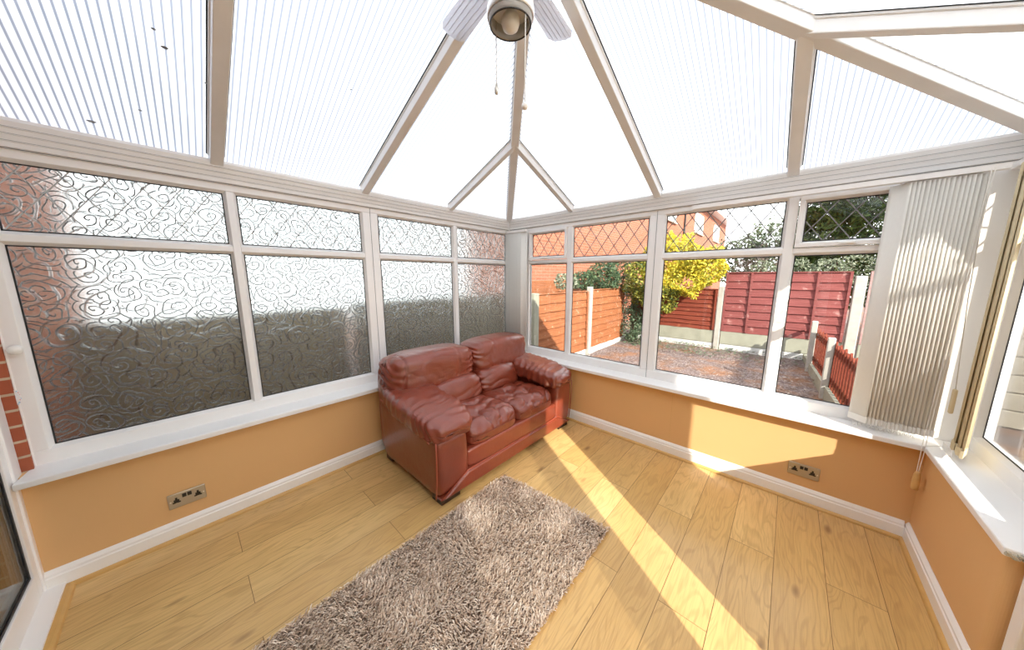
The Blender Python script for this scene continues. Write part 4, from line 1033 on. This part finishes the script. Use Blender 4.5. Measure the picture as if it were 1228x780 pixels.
# pale rendered building and block wall seen through the right hand window
rb = empty('rendered_building', (6.2, 6.5, GZ)); tag(rb, 'pale rendered building seen through the right hand window', 'building')
MB().box(4.9, 9.5, 5.8, 8.3, GZ, 4.5).build('rendered_wall', M['render'], rb)
MB().box(4.7, 9.7, 5.6, 8.5, 4.5, 4.7).build('roof', M['roof_tile'], rb)
bw = MB(); rr = random.Random(6)
for r in range(6):
    for k in range(9):
        x = 4.25 + k * .42 + (r % 2) * .2; bw.box(x + .006, x + .41, 3.2, 3.36, GZ + r * .2 + .006, GZ + r * .2 + .196)
tag(bw.build('block_wall', M['stone'], bevel=.01), 'low wall of pale stone blocks outside the right hand window', 'garden wall')

# ------------------------------------------------------------------ light
wd = bpy.data.worlds.new('sky'); SC.world = wd; wd.use_nodes = True; nt = wd.node_tree; nt.nodes.clear()
out = nt.nodes.new('ShaderNodeOutputWorld'); bg = nt.nodes.new('ShaderNodeBackground'); tc = nt.nodes.new('ShaderNodeTexCoord'); sx = nt.nodes.new('ShaderNodeSeparateXYZ'); cr = nt.nodes.new('ShaderNodeValToRGB')
nz = nt.nodes.new('ShaderNodeTexNoise'); nz.inputs['Scale'].default_value = 3; nz.inputs['Detail'].default_value = 5
nt.links.new(tc.outputs['Generated'], sx.inputs[0]); nt.links.new(sx.outputs[2], cr.inputs[0])
cr.color_ramp.elements[0].position = .0; cr.color_ramp.elements[0].color = (1, 1, 1, 1); cr.color_ramp.elements[1].position = .7; cr.color_ramp.elements[1].color = (.74, .86, 1, 1)
mx = nt.nodes.new('ShaderNodeMix'); mx.data_type = 'RGBA'; nt.links.new(nz.outputs['Fac'], mx.inputs[0]); nt.links.new(cr.outputs[0], mx.inputs[6]); mx.inputs[7].default_value = (1, 1, 1, 1)
nt.links.new(tc.outputs['Generated'], nz.inputs['Vector'])
nt.links.new(mx.outputs[2], bg.inputs[0]); bg.inputs[1].default_value = 1.6; nt.links.new(bg.outputs[0], out.inputs[0])
sun = bpy.data.lights.new('sun', 'SUN'); sun.energy = 5.6; sun.angle = math.radians(.7); sun.color = (1, .93, .82)
so = bpy.data.objects.new('sun', sun); COL.objects.link(so)
so.rotation_euler = (-Vector((1, -.614, .67))).to_track_quat('-Z', 'Y').to_euler(); so.location = (8, -5, 8)

# ------------------------------------------------------------------ camera
f, pit, rol, yaw = 363.3072, .1574, .0004, .7394
cam = bpy.data.cameras.new('camera'); co = bpy.data.objects.new('camera', cam); COL.objects.link(co); SC.camera = co
cam.sensor_fit = 'HORIZONTAL'; cam.sensor_width = 36; cam.lens = f / 1228 * 36; cam.clip_start = .02; cam.clip_end = 200
fw = Vector((-math.sin(yaw) * math.cos(pit), math.cos(yaw) * math.cos(pit), -math.sin(pit))); r = Vector((math.cos(yaw), math.sin(yaw), 0)); u = r.cross(fw)
r2 = r * math.cos(rol) + u * math.sin(rol); u2 = -r * math.sin(rol) + u * math.cos(rol)
mt = Matrix((r2, u2, -fw)).transposed().to_4x4(); mt.translation = (2.6019, -2.798, 1.5); co.matrix_world = mt

vs_ = SC.view_settings; vs_.view_transform = 'Standard'; vs_.look = 'None'; vs_.exposure = 1.15; vs_.gamma = 1; vs_.use_curve_mapping = False
cy = SC.cycles; cy.use_denoising = True; cy.max_bounces = 12; cy.diffuse_bounces = 6; cy.glossy_bounces = 4; cy.transmission_bounces = 8; cy.transparent_max_bounces = 24
cy.caustics_reflective = False; cy.sample_clamp_indirect = 8; cy.blur_glossy = .5; cy.use_adaptive_sampling = False
for o in bpy.data.objects:
    if '_o' in o: del o['_o']
